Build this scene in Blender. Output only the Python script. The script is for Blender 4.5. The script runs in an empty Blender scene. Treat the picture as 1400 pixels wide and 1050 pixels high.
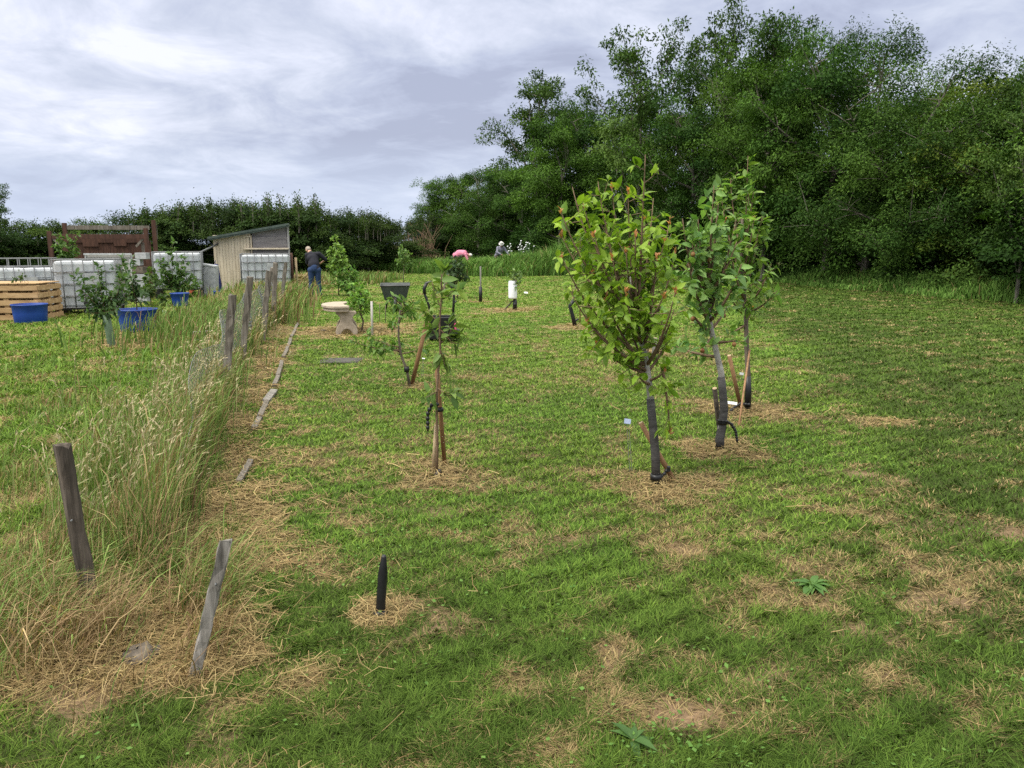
import bpy, math, random
import numpy as np
from mathutils import Vector, Matrix
R = math.radians
random.seed(7)
rng = np.random.default_rng(11)
scene = bpy.context.scene
COL = scene.collection
# ------------------------------------------------------------ camera
CH = 1.6
PITCH = math.atan(192 / 1050)
cam_d = bpy.data.cameras.new("camera")
cam = bpy.data.objects.new("camera", cam_d)
COL.objects.link(cam)
cam.location = (0, 0, CH)
cam.rotation_euler = (R(90) - PITCH, 0, 0)
cam_d.lens = 27.0
cam_d.sensor_width = 36
cam_d.clip_start = 0.05
cam_d.clip_end = 3000
scene.camera = cam
# ------------------------------------------------------------ world: overcast sky over a Nishita sky
SUN_EL, SUN_AZ = R(52), R(-125)      # sun veiled by cloud, behind the camera and to the left
w = bpy.data.worlds.new("World")
scene.world = w
w.use_nodes = True
nt = w.node_tree
nt.nodes.clear()
def N(t, **k):
    n = nt.nodes.new(t)
    for a, b in k.items():
        setattr(n, a, b)
    return n
def L(a, b):
    nt.links.new(a, b)
def M(op, a, b=None, c=None):
    n = N('ShaderNodeMath', operation=op)
    for i, v in enumerate((a, b, c)):
        if v is None: continue
        if isinstance(v, (int, float)): n.inputs[i].default_value = v
        else: L(v, n.inputs[i])
    return n.outputs[0]
out = N('ShaderNodeOutputWorld')
bg = N('ShaderNodeBackground')
bg.inputs['Strength'].default_value = 0.088
sky = N('ShaderNodeTexSky', sky_type='NISHITA', sun_disc=False)
sky.sun_elevation = SUN_EL
sky.sun_rotation = SUN_AZ
sky.dust_density = 2.0
tc = N('ShaderNodeTexCoord')
sx = N('ShaderNodeSeparateXYZ')
L(tc.outputs['Generated'], sx.inputs[0])
zc = M('MAXIMUM', sx.outputs[2], 0.0)
den = M('ADD', zc, 0.22)
cx = N('ShaderNodeCombineXYZ')
L(M('DIVIDE', sx.outputs[0], den), cx.inputs[0])
L(M('DIVIDE', sx.outputs[1], den), cx.inputs[1])
def noise(scale, detail, rough, off, dist=0.0, sc=(1, 1, 1)):
    mp = N('ShaderNodeMapping')
    mp.inputs['Location'].default_value = off
    mp.inputs['Scale'].default_value = sc
    L(cx.outputs[0], mp.inputs[0])
    n = N('ShaderNodeTexNoise')
    n.inputs['Scale'].default_value = scale
    n.inputs['Detail'].default_value = detail
    n.inputs['Roughness'].default_value = rough
    n.inputs['Distortion'].default_value = dist
    L(mp.outputs[0], n.inputs['Vector'])
    return n.outputs['Fac']
n1 = noise(0.8, 9, 0.60, (3.1, 1.7, 0), 0.5)
n2 = noise(3.0, 8, 0.62, (8.3, 4.2, 0), 0.5)
n3 = noise(0.22, 3, 0.5, (1.3, 7.2, 0))
mixn = M('ADD', M('ADD', M('MULTIPLY', n1, 0.52), M('MULTIPLY', n2, 0.36)), M('MULTIPLY', n3, 0.12))
cr = N('ShaderNodeValToRGB')
e = cr.color_ramp.elements
e[0].position = 0.40; e[0].color = (2.4, 2.6, 3.4, 1)
e[1].position = 0.60; e[1].color = (5.1, 5.2, 5.7, 1)
for p, c in ((0.455, (2.95, 3.2, 4.05, 1)), (0.50, (3.5, 3.75, 4.5, 1)), (0.55, (4.2, 4.4, 5.15, 1))):
    q = e.new(p); q.color = c
L(mixn, cr.inputs[0])
# toward the horizon the cloud base blends to an even pale blue grey
hz = N('ShaderNodeMapRange'); hz.inputs['From Min'].default_value = 0.0; hz.inputs['From Max'].default_value = 0.13
L(zc, hz.inputs['Value'])
hm = N('ShaderNodeMix', data_type='RGBA')
hm.inputs[6].default_value = (3.4, 3.9, 5.0, 1)
L(hz.outputs[0], hm.inputs[0]); L(cr.outputs[0], hm.inputs[7])
# overcast luminance rises toward the zenith
up = N('ShaderNodeMapRange'); up.inputs['From Min'].default_value = 0.33; up.inputs['From Max'].default_value = 0.8
up.inputs['To Min'].default_value = 1.0; up.inputs['To Max'].default_value = 4.2
L(zc, up.inputs['Value'])
vm = N('ShaderNodeVectorMath', operation='SCALE')
wt = N('ShaderNodeMix', data_type='RGBA')          # bright high cloud overhead is whiter than the low cloud
wt.blend_type = 'MULTIPLY'; wt.inputs[7].default_value = (1.10, 1.02, 0.78, 1)
wf = N('ShaderNodeMapRange'); wf.inputs['From Min'].default_value = 0.33; wf.inputs['From Max'].default_value = 0.6
L(zc, wf.inputs['Value']); L(wf.outputs[0], wt.inputs[0]); L(hm.outputs[2], wt.inputs[6])
L(wt.outputs[2], vm.inputs[0]); L(up.outputs[0], vm.inputs['Scale'])
sm = N('ShaderNodeMix', data_type='RGBA')
sm.inputs[0].default_value = 0.93
L(sky.outputs[0], sm.inputs[6]); L(vm.outputs[0], sm.inputs[7])
L(sm.outputs[2], bg.inputs[0]); L(bg.outputs[0], out.inputs[0])
sd = bpy.data.lights.new("sun", 'SUN')
sd.energy = 1.5; sd.angle = R(12); sd.color = (1.0, 0.95, 0.86)
so = bpy.data.objects.new("sun", sd); COL.objects.link(so)
sdir = Vector((math.sin(SUN_AZ) * math.cos(SUN_EL), math.cos(SUN_AZ) * math.cos(SUN_EL), math.sin(SUN_EL)))
so.rotation_euler = sdir.to_track_quat('Z', 'Y').to_euler()
so.location = (0, -5, 20)
scene.view_settings.view_transform = 'Standard'
scene.view_settings.look = 'None'
scene.view_settings.exposure = 1.15
scene.view_settings.gamma = 1.0
cy = scene.cycles
cy.max_bounces = 6; cy.diffuse_bounces = 2; cy.glossy_bounces = 2; cy.transmission_bounces = 3; cy.transparent_max_bounces = 6
cy.use_adaptive_sampling = False
cy.use_denoising = False
cy.caustics_reflective = False; cy.caustics_refractive = False

# ------------------------------------------------------------ where a picture point lies in the world
CP, SP = math.cos(PITCH), math.sin(PITCH)
def ray(px, py):
    a = (px - 700) / 1050; b = (py - 525) / 1050
    return Vector((a, CP - b * SP, -SP - b * CP))
def G(px, py):
    r = ray(px, py); t = CH / -r.z
    return Vector((r.x * t, r.y * t, 0))
def P(px, py, Y):
    r = ray(px, py); t = Y / r.y
    return Vector((r.x * t, Y, CH + r.z * t))

# ------------------------------------------------------------ numpy noise
_tab = rng.random((8, 256, 256))
def vn(x, y, k=0):
    x = np.asarray(x, float); y = np.asarray(y, float)
    xi = np.floor(x).astype(int); yi = np.floor(y).astype(int)
    fx = x - xi; fy = y - yi
    fx = fx * fx * (3 - 2 * fx); fy = fy * fy * (3 - 2 * fy)
    T = _tab[k % 8]
    a = T[xi & 255, yi & 255]; b = T[(xi + 1) & 255, yi & 255]
    c = T[xi & 255, (yi + 1) & 255]; d = T[(xi + 1) & 255, (yi + 1) & 255]
    return (a * (1 - fx) + b * fx) * (1 - fy) + (c * (1 - fx) + d * fx) * fy
def fbm(x, y, k=0, o=4):
    s = 0; a = 1; t = 0
    for i in range(o):
        s = s + a * vn(x * 2**i + 17.3 * i, y * 2**i + 5.1 * i, k + i); t += a; a *= .55
    return s / t
def sst(v, a, b):
    t = np.clip((v - a) / (b - a), 0, 1); return t * t * (3 - 2 * t)
def gz(x, y):
    x = np.asarray(x, float); y = np.asarray(y, float)
    z = (fbm(x * 1.3, y * 1.3, 2, 3) - .5) * .05 + (fbm(x * .25, y * .25, 4, 2) - .5) * .08
    # low bank of loose earth under the fence line
    f = fence_x(y)
    z = z + .06 * np.exp(-((x - f + .05) / .35) ** 2) * sst(y, 2, 3.2) * (1 - sst(y, 19, 22))
    return z
def fence_x(y):
    return np.interp(y, FY, FX)
_f = [G(150, 905), G(232, 760), G(268, 640), G(306, 545), G(335, 495), G(362, 452), G(384, 428), G(396, 412)]
FY = np.array([p.y for p in _f]); FX = np.array([p.x for p in _f])
def gzf(x, y): return float(gz(x, y))

# ------------------------------------------------------------ object helpers
def tag(o, label=None, cat=None, group=None, kind=None):
    if label: o['label'] = label
    if cat: o['category'] = cat
    if group: o['group'] = group
    if kind: o['kind'] = kind
    return o
def root(name, loc, label, cat, group=None, rz=0):
    o = bpy.data.objects.new(name, None); COL.objects.link(o)
    o.empty_display_size = .2
    o.location = loc; o.rotation_euler = (0, 0, rz)
    return tag(o, label, cat, group)
def np_mesh(name, V, quads=None, tris=None, col=None, mat=None, smooth=False):
    me = bpy.data.meshes.new(name)
    V = np.asarray(V, np.float32).reshape(-1, 3)
    parts = []; starts = []; n = 0
    for F, k in ((quads, 4), (tris, 3)):
        if F is None or len(F) == 0: continue
        F = np.asarray(F, np.int32).reshape(-1, k)
        parts.append(F.ravel()); starts.append(n + np.arange(len(F)) * k); n += F.size
    lv = np.concatenate(parts); ls = np.concatenate(starts).astype(np.int32)
    me.vertices.add(len(V)); me.vertices.foreach_set('co', V.ravel())
    me.loops.add(len(lv)); me.loops.foreach_set('vertex_index', lv)
    me.polygons.add(len(ls)); me.polygons.foreach_set('loop_start', ls)
    if smooth: me.polygons.foreach_set('use_smooth', np.ones(len(ls), bool))
    if col is not None:
        a = me.color_attributes.new('Col', 'FLOAT_COLOR', 'POINT')
        c = np.ones((len(V), 4), np.float32); c[:, :3] = col
        a.data.foreach_set('color', c.ravel())
    me.update(calc_edges=True)
    if mat: me.materials.append(mat)
    return me
def link(name, me, parent=None):
    o = bpy.data.objects.new(name, me); COL.objects.link(o)
    if parent is not None: o.parent = parent
    return o
def dup(o, loc=None, rz=None, sc=None, label=None, parent=None):
    c = o.copy(); COL.objects.link(c)
    if parent is not None: c.parent = parent
    if loc is not None: c.location = loc
    if rz is not None: c.rotation_euler = (0, 0, rz)
    if sc is not None: c.scale = sc
    if label: c['label'] = label
    for ch in o.children: dup(ch, parent=c)
    return c
class MB:
    def __init__(s): s.V = []; s.F = []
    def add(s, V, F):
        n = len(s.V); s.V += [tuple(v) for v in V]; s.F += [tuple(i + n for i in f) for f in F]; return s
    def box(s, c, d, rot=None, taper=1.0):
        c = Vector(c); hx, hy, hz_ = d[0] / 2, d[1] / 2, d[2] / 2
        vs = []
        for z in (-1, 1):
            k = taper if z > 0 else 1
            for x, y in ((-1, -1), (1, -1), (1, 1), (-1, 1)):
                v = Vector((x * hx * k, y * hy * k, z * hz_))
                vs.append(c + (rot @ v if rot is not None else v))
        return s.add(vs, [(3, 2, 1, 0), (4, 5, 6, 7), (0, 1, 5, 4), (1, 2, 6, 5), (2, 3, 7, 6), (3, 0, 4, 7)])
    def tube(s, pts, rad, n=8, cap=True, squash=1.0):
        pts = [Vector(p) for p in pts]
        if not isinstance(rad, (list, tuple)): rad = [rad] * len(pts)
        vs = []; u = None
        for i, p in enumerate(pts):
            t = (pts[min(i + 1, len(pts) - 1)] - pts[max(i - 1, 0)])
            t = t.normalized() if t.length > 1e-9 else Vector((0, 0, 1))
            if u is None:
                u = t.cross(Vector((0, 1, 0.01))); u = u.normalized() if u.length > 1e-4 else Vector((1, 0, 0))
            u = (u - t * u.dot(t)).normalized(); v = t.cross(u)
            for k in range(n):
                a = 2 * math.pi * k / n
                vs.append(p + u * math.cos(a) * rad[i] + v * math.sin(a) * rad[i] * squash)
        F = [(i * n + k, i * n + (k + 1) % n, (i + 1) * n + (k + 1) % n, (i + 1) * n + k) for i in range(len(pts) - 1) for k in range(n)]
        if cap:
            F.append(tuple(range(n))[::-1]); F.append(tuple((len(pts) - 1) * n + k for k in range(n)))
        return s.add(vs, F)
    def caps(s, a, ra, b, rb, n=12):
        a = Vector(a); b = Vector(b); d = (b - a); ln = d.length
        d = d / ln if ln > 1e-6 else Vector((0, 0, 1))
        pts = []; rad = []
        for k in range(4):
            t = math.pi / 2 * k / 4; pts.append(a - d * ra * math.cos(t)); rad.append(max(ra * math.sin(t), ra * .02))
        pts += [a, b]; rad += [ra, rb]
        for k in range(3, -1, -1):
            t = math.pi / 2 * k / 4; pts.append(b + d * rb * math.cos(t)); rad.append(max(rb * math.sin(t), rb * .02))
        return s.tube(pts, rad, n)
    def lathe(s, c, prof, n=24, sx=1, sy=1):
        c = Vector(c); vs = []
        for r, z in prof:
            for k in range(n):
                a = 2 * math.pi * k / n; vs.append(c + Vector((r * math.cos(a) * sx, r * math.sin(a) * sy, z)))
        F = [(i * n + k, i * n + (k + 1) % n, (i + 1) * n + (k + 1) % n, (i + 1) * n + k) for i in range(len(prof) - 1) for k in range(n)]
        return s.add(vs, F)
    def prism(s, poly, a, b):            # poly: list of (x,z) outline, extruded in y from a to b
        n = len(poly)
        vs = [(x, a, z) for x, z in poly] + [(x, b, z) for x, z in poly]
        F = [tuple(range(n)), tuple(range(2 * n - 1, n - 1, -1))] + [(i, i + n, (i + 1) % n + n, (i + 1) % n) for i in range(n)]
        return s.add(vs, F)
    def xf(s, m):
        s.V = [tuple(m @ Vector(v)) for v in s.V]; return s
    def build(s, name, mat, parent=None, org=(0, 0, 0), smooth=False, bevel=0, label=None):
        me = bpy.data.meshes.new(name)
        o3 = Vector(org)
        me.from_pydata([tuple(Vector(v) - o3) for v in s.V], [], s.F)
        me.update()
        if smooth:
            for p in me.polygons: p.use_smooth = True
        me.materials.append(mat)
        o = link(name, me, parent)
        if bevel:
            b = o.modifiers.new('bevel', 'BEVEL'); b.width = bevel; b.segments = 2; b.limit_method = 'ANGLE'
        if label: o['label'] = label
        return o

# ------------------------------------------------------------ materials
def mat(name, c1, c2=None, scale=6, stretch=(1, 1, 1), rough=.8, bump=.0, detail=6, metal=0, spec=.3, c3=None, bscale=None, trans=0):
    m = bpy.data.materials.new(name); m.use_nodes = True
    t = m.node_tree; b = t.nodes['Principled BSDF']
    b.inputs['Roughness'].default_value = rough; b.inputs['Metallic'].default_value = metal
    b.inputs['Specular IOR Level'].default_value = spec
    tcn = t.nodes.new('ShaderNodeTexCoord'); mp = t.nodes.new('ShaderNodeMapping'); mp.inputs['Scale'].default_value = stretch
    t.links.new(tcn.outputs['Object'], mp.inputs[0])
    n = t.nodes.new('ShaderNodeTexNoise'); n.inputs['Scale'].default_value = scale; n.inputs['Detail'].default_value = detail; n.inputs['Roughness'].default_value = .65
    t.links.new(mp.outputs[0], n.inputs['Vector'])
    r = t.nodes.new('ShaderNodeValToRGB'); r.color_ramp.elements[0].position = .32; r.color_ramp.elements[1].position = .68
    r.color_ramp.elements[0].color = (*c1, 1); r.color_ramp.elements[1].color = (*(c2 or c1), 1)
    if c3:
        q = r.color_ramp.elements.new(.5); q.color = (*c3, 1)
    t.links.new(n.outputs['Fac'], r.inputs[0]); t.links.new(r.outputs[0], b.inputs['Base Color'])
    if bump:
        bp = t.nodes.new('ShaderNodeBump'); bp.inputs['Strength'].default_value = bump; bp.inputs['Distance'].default_value = .01
        n2_ = n
        if bscale:
            n2_ = t.nodes.new('ShaderNodeTexNoise'); n2_.inputs['Scale'].default_value = bscale; n2_.inputs['Detail'].default_value = 6
            t.links.new(mp.outputs[0], n2_.inputs['Vector'])
        t.links.new(n2_.outputs['Fac'], bp.inputs['Height']); t.links.new(bp.outputs[0], b.inputs['Normal'])
    if trans:
        tr = t.nodes.new('ShaderNodeBsdfTranslucent'); t.links.new(r.outputs[0], tr.inputs[0])
        mx = t.nodes.new('ShaderNodeMixShader'); mx.inputs[0].default_value = trans
        t.links.new(b.outputs[0], mx.inputs[1]); t.links.new(tr.outputs[0], mx.inputs[2])
        t.links.new(mx.outputs[0], t.nodes['Material Output'].inputs[0])
    return m
def leafmat(name, trans=.3, rough=.5, spec=.35, gain=1.0, tint=(1, 1, 1)):
    m = bpy.data.materials.new(name); m.use_nodes = True
    t = m.node_tree; b = t.nodes['Principled BSDF']
    b.inputs['Roughness'].default_value = rough; b.inputs['Specular IOR Level'].default_value = spec
    a = t.nodes.new('ShaderNodeAttribute'); a.attribute_name = 'Col'
    oi = t.nodes.new('ShaderNodeObjectInfo')
    mr = t.nodes.new('ShaderNodeMapRange'); mr.inputs['To Min'].default_value = .85 * gain; mr.inputs['To Max'].default_value = 1.15 * gain
    t.links.new(oi.outputs['Random'], mr.inputs['Value'])
    v = t.nodes.new('ShaderNodeVectorMath'); v.operation = 'SCALE'
    t.links.new(a.outputs['Color'], v.inputs[0]); t.links.new(mr.outputs[0], v.inputs['Scale'])
    v2 = t.nodes.new('ShaderNodeVectorMath'); v2.operation = 'MULTIPLY'; v2.inputs[1].default_value = tint
    t.links.new(v.outputs[0], v2.inputs[0])
    t.links.new(v2.outputs[0], b.inputs['Base Color'])
    tr = t.nodes.new('ShaderNodeBsdfTranslucent')
    v3 = t.nodes.new('ShaderNodeVectorMath'); v3.operation = 'MULTIPLY'; v3.inputs[1].default_value = (1.25, 1.35, .6)
    t.links.new(v2.outputs[0], v3.inputs[0]); t.links.new(v3.outputs[0], tr.inputs[0])
    mx = t.nodes.new('ShaderNodeMixShader'); mx.inputs[0].default_value = trans
    t.links.new(b.outputs[0], mx.inputs[1]); t.links.new(tr.outputs[0], mx.inputs[2])
    t.links.new(mx.outputs[0], t.nodes['Material Output'].inputs[0])
    return m
M_ = {}
M_['grass'] = leafmat('grass_blade', .16, .7, .08)
M_['leaf'] = leafmat('sapling_leaf', .35, .5, .22)
M_['tree'] = leafmat('tree_leaf', .22, .7, .10)
M_['bark'] = mat('bark', (.07, .055, .042), (.16, .13, .10), 30, (1, 1, .25), .9, .4)
M_['farbark'] = mat('grey_bark', (.09, .08, .065), (.2, .18, .15), 8, (1, 1, .3), .9, .4)
M_['weathered'] = mat('weathered_wood', (.05, .042, .034), (.25, .225, .195), 34, (1, 1, .045), .95, 1.0, c3=(.15, .13, .105), detail=10)
M_['greywood'] = mat('grey_board', (.075, .068, .06), (.33, .305, .28), 40, (1, 1, .045), .95, 1.0, detail=10, c3=(.20, .185, .165))
M_['darkpost'] = mat('dark_post', (.022, .018, .014), (.135, .11, .088), 34, (1, 1, .05), .95, 1.0, c3=(.065, .053, .042), detail=10)
M_['stake'] = mat('brown_stake', (.16, .085, .04), (.30, .17, .085), 30, (1, 1, .08), .7, .3)
M_['palestake'] = mat('pale_stake', (.30, .21, .12), (.46, .36, .23), 30, (1, 1, .08), .8, .3)
M_['black'] = mat('black_plastic', (.006, .006, .007), (.014, .014, .015), 20, rough=.45, spec=.4)
M_['blackm'] = mat('black_metal', (.012, .012, .013), (.022, .022, .022), 20, rough=.4, spec=.5)
M_['wrap'] = mat('tree_wrap', (.028, .026, .025), (.085, .08, .078), 14, (1, 1, 3), .7, .3)
M_['silver'] = mat('silver_bark', (.20, .18, .16), (.40, .385, .36), 16, (1, 1, 1.5), .7, .3)
M_['blue'] = mat('blue_plastic', (.004, .030, .20), (.012, .06, .30), 3, rough=.5, spec=.4, detail=10, bump=.1)
M_['tank'] = mat('tank_plastic', (.42, .45, .48), (.58, .60, .62), 3, (1, 1, .6), .4, .1, trans=.15)
M_['steel'] = mat('cage_steel', (.10, .105, .11), (.17, .175, .18), 20, rough=.6)
M_['pallet'] = mat('new_timber', (.26, .15, .07), (.50, .34, .18), 10, (.3, 1, 1), .8, .3, c3=(.40, .26, .13))
M_['brown'] = mat('brown_stain', (.035, .016, .011), (.095, .045, .03), 12, (1, 1, .2), .8, .4)
M_['shed'] = mat('shed_pine', (.44, .37, .27), (.62, .54, .42), 12, (1, 1, .07), .8, .3)
M_['shedgrey'] = mat('shed_grey_boards', (.13, .12, .125), (.27, .25, .25), 12, (.15, 1, 1), .85, .4)
M_['felt'] = mat('roof_felt', (.035, .05, .045), (.09, .115, .10), 12, rough=.9, bump=.3)
M_['board'] = mat('pale_board', (.24, .235, .23), (.36, .35, .34), 6, rough=.7, bump=.1)
M_['bag'] = mat('grey_sack', (.25, .26, .27), (.42, .43, .44), 7, rough=.7, bump=.4)
M_['stone'] = mat('cast_stone', (.27, .22, .165), (.42, .355, .28), 18, rough=.9, bump=.3)
M_['barrow'] = mat('grey_green_plastic', (.045, .052, .05), (.085, .093, .09), 8, rough=.5)
M_['guard'] = mat('green_guard', (.13, .20, .12), (.19, .27, .17), 8, rough=.6, trans=.2)
M_['whitewood'] = mat('bleached_wood', (.36, .33, .31), (.50, .47, .44), 14, (1, 1, .1), .8, .2)
M_['white'] = mat('white_plastic', (.70, .71, .74), (.80, .81, .83), 6, rough=.5)
M_['rock'] = mat('rock', (.05, .042, .034), (.17, .14, .11), 14, rough=.95, bump=.7)
M_['brick'] = mat('brick', (.30, .15, .09), (.42, .25, .17), 18, rough=.9, bump=.4)
M_['cover'] = mat('drain_slab', (.035, .033, .03), (.085, .078, .07), 22, rough=.9, bump=.4)
M_['skin'] = mat('skin', (.42, .24, .17), (.50, .30, .22), 9, rough=.6)
M_['shirt'] = mat('dark_shirt', (.010, .011, .017), (.02, .02, .028), 9, rough=.9)
M_['jeans'] = mat('jeans', (.012, .026, .07), (.022, .045, .11), 14, rough=.9, bump=.2)
M_['hair'] = mat('short_hair', (.22, .18, .14), (.36, .31, .26), 60, rough=.8)
M_['white_hair'] = mat('white_hair', (.5, .49, .47), (.66, .65, .63), 60, rough=.8)
M_['pink'] = mat('pink_top', (.55, .17, .26), (.65, .24, .33), 9, rough=.85)
M_['greytop'] = mat('grey_jacket', (.10, .10, .14), (.21, .21, .26), 12, rough=.85)
M_['darktrouser'] = mat('dark_trousers', (.03, .02, .025), (.05, .04, .045), 9, rough=.9)
M_['shoe'] = mat('shoe', (.02, .018, .016), (.05, .045, .04), 12, rough=.6)
M_['net'] = mat('galvanised_wire', (.17, .175, .175), (.28, .285, .285), 20, rough=.5, metal=.6)
M_['pinkp'] = mat('pink_cloth', (.5, .05, .16), (.6, .1, .22), 9, rough=.7)
M_['coral'] = mat('coral_plastic', (.65, .16, .09), (.7, .2, .12), 9, rough=.6)
M_['twig'] = mat('twig', (.10, .06, .035), (.19, .13, .08), 30, rough=.8)
M_['pot'] = mat('soil', (.03, .022, .016), (.07, .05, .035), 30, rough=1, bump=.5)
M_['apple'] = mat('young_fruit', (.22, .06, .03), (.2, .16, .05), 20, rough=.5)
NL = 1050000
# ------------------------------------------------------------ ground colour masks, all in world metres
RINGS = [(G(597, 652), .30), (G(897, 668), .36), (G(985, 616), .42), (G(1022, 558), .44), (G(560, 531), .28),
         (G(520, 850), .12), (G(703, 424), .7), (G(785, 447), .5), (G(897, 486), .45), (G(657, 412), .4), (G(490, 452), 1.1),
         (G(465, 452), .9), (G(1215, 575), .22), (G(612, 402), .5), (G(150, 472), .35), (G(190, 457), .7), (G(180, 470), .6)]
SOIL = [(G(940, 985), .24, .14), (G(1060, 930), .20, .14), (G(1385, 738), .26, .2), (G(905, 1030), .16, .1), (G(1180, 870), .2, .12),
        (G(1250, 660), .14, .08), (G(780, 745), .13, .07), (G(600, 705), .1, .1), (G(1180, 650), .16, .1), (G(1290, 720), .25, .1)]
_b = [G(790, 378), G(880, 388), G(960, 405), G(1040, 440), G(1100, 485), G(1170, 560), G(1215, 650), G(1150, 760)]
BY = np.array([p.y for p in _b])[::-1]; BX = np.array([p.x for p in _b])[::-1]
def masks(x, y):
    n = fbm(x * .9, y * .9, 0, 5); nf = fbm(x * 5, y * 5, 3, 3); nm = fbm(x * 2.3 + 9, y * 2.3, 5, 3)
    dry = .17 + .7 * (n - .5) + .75 * (nm - .5) + 2.0 * (nf - .5) + .16 * (1 - sst(y, 3, 5))
    fx = fence_x(y)
    left = sst(fx - x, -.05, .25)
    dry = dry + .18 * left
    dry = dry - .45 * np.exp(-((x + .45) / .5) ** 2 - ((y - 3.0) / .35) ** 2)
    dry = dry - .6 * np.exp(-((x + 1.0) / .45) ** 2 - ((y - 2.2) / .2) ** 2)
    dry = dry + .30 * np.exp(-((x - .95) / .75) ** 2 - ((y - 2.45) / .28) ** 2) + .2 * np.exp(-((x - 2.2) / .6) ** 2 - ((y - 3.4) / .5) ** 2)
    # thrown-down hay along the right of the fence and round its near end
    hay = np.exp(-((x - fx - .30) / .24) ** 2) * (1 - sst(y, 8, 20) * .75) * sst(y, 2.42, 2.7)
    hay = hay + .45 * np.exp(-((x - fx - .75) / .25) ** 2) * (1 - sst(y, 5, 9)) * sst(nf, .45, .65) * .6
    hay = hay + 1.0 * np.exp(-((x + 1.70) / .62) ** 2 - ((y - 2.66) / .17) ** 2)
    hay = hay * (1 - np.exp(-((x + 1.0) / .45) ** 2 - ((y - 2.2) / .2) ** 2))
    hay = hay * np.clip(-.35 + 1.4 * nm + .9 * nf, 0, 1.2)
    dry = dry + 1.1 * hay
    for c, r in RINGS:
        d = np.hypot(x - c.x, (y - c.y) * 1.0)
        ring = np.exp(-(d / (r * (.5 + .85 * nm))) ** 3.0) * np.clip(.25 + 1.7 * nf, 0, 1.15)
        dry = dry + 1.6 * ring
        hay = np.maximum(hay, ring * .8)
    path = sst(x - np.interp(y, BY, BX) + .5 * (nm - .5), -.35, .45)      # darker, greener mown strip on the right
    near = 1 - sst(y, 2.6, 4.6)                          # the foreground turf is darker and coarser
    dark = np.clip(np.maximum(path * 1.05, near * .85 * (1 - left)), 0, 1)
    dry = dry - .10 * path * sst(y, 4, 6)
    soil = np.zeros_like(x)
    for c, a, b in SOIL:
        soil = np.maximum(soil, np.exp(-((x - c.x) / a) ** 2 - ((y - c.y) / b) ** 2) * np.clip(-.5 + 2.4 * nf, 0, 1))
    soil = np.maximum(soil, sst(nm * .4 + n * .3 + nf * .3 + .13 * near - .06 * left, .66, .76) * .7)
    return np.clip(dry, 0, 1), np.clip(soil, 0, 1), dark, left, np.clip(hay, 0, 1), n, nm
def lerp(a, b, t): return a + (b - a) * t[:, None]
C = lambda *c: np.array(c)[None, :]
def green(n, nm, dark, left, r):
    g = lerp(C(.080, .170, .022), C(.145, .212, .034), np.clip(r * .8 + n - .4, 0, 1))
    g = lerp(g, C(.050, .085, .015), np.clip(dark * .85 + (nm - .5) * .9, 0, 1))
    g = g * (.50 + 1.0 * r ** 1.3)[:, None]
    return g

# ------------------------------------------------------------ the ground sheet
rr = np.concatenate([[.0], np.geomspace(.6, 60, 420), np.geomspace(65, 900, 24)])
aa = np.concatenate([np.linspace(-48, 48, 420), np.linspace(52, 308, 60)])
A, RR = np.meshgrid(np.radians(aa), rr)
gx = (RR * np.sin(A)).ravel(); gy = (RR * np.cos(A)).ravel()
dry, soil, dark, left, hay, n_, nm_ = masks(gx, gy)
gzv = gz(gx, gy) * (1 - sst(np.hypot(gx, gy), 60, 90))
rv = rng.random(len(gx))
gc = lerp(C(.12, .085, .045), C(.075, .085, .030), 1 - dry)
far = sst(np.hypot(gx, gy), 5, 22)
gg = lerp(green(n_, nm_, dark, left, rv * .3 + .4), C(.27, .205, .10), np.clip(dry * .95, 0, 1) ** 1.3)
gc = lerp(gc * .62, gg * .9, .15 + .75 * far)
gc = lerp(gc, C(.185, .125, .075), np.clip(soil * 1.1, 0, 1) * (1 - .6 * far))
na = len(aa); nr = len(rr)
ii = np.arange(nr - 1)[:, None] * na; jj = np.arange(na); j2 = (jj + 1) % na
Q = np.stack([ii + jj, ii + j2, ii + na + j2, ii + na + jj], -1).reshape(-1, 4)
gm = bpy.data.materials.new('ground_soil'); gm.use_nodes = True
t = gm.node_tree; b = t.nodes['Principled BSDF']; b.inputs['Roughness'].default_value = .95; b.inputs['Specular IOR Level'].default_value = .1
at = t.nodes.new('ShaderNodeAttribute'); at.attribute_name = 'Col'
tcn = t.nodes.new('ShaderNodeTexCoord')
n1_ = t.nodes.new('ShaderNodeTexNoise'); n1_.inputs['Scale'].default_value = 35; n1_.inputs['Detail'].default_value = 8; n1_.inputs['Roughness'].default_value = .7
t.links.new(tcn.outputs['Object'], n1_.inputs['Vector'])
mr = t.nodes.new('ShaderNodeMapRange'); mr.inputs['From Min'].default_value = .3; mr.inputs['From Max'].default_value = .7; mr.inputs['To Min'].default_value = .55; mr.inputs['To Max'].default_value = 1.45
t.links.new(n1_.outputs['Fac'], mr.inputs['Value'])
v = t.nodes.new('ShaderNodeVectorMath'); v.operation = 'SCALE'; t.links.new(at.outputs['Color'], v.inputs[0]); t.links.new(mr.outputs[0], v.inputs['Scale'])
t.links.new(v.outputs[0], b.inputs['Base Color'])
bp = t.nodes.new('ShaderNodeBump'); bp.inputs['Strength'].default_value = .8; bp.inputs['Distance'].default_value = .02
t.links.new(n1_.outputs['Fac'], bp.inputs['Height']); t.links.new(bp.outputs[0], b.inputs['Normal'])
g_me = np_mesh('ground', np.stack([gx, gy, gzv], -1), quads=Q[:, ::-1], col=gc, mat=gm, smooth=True)
tag(link('ground', g_me), kind='structure')

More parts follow.
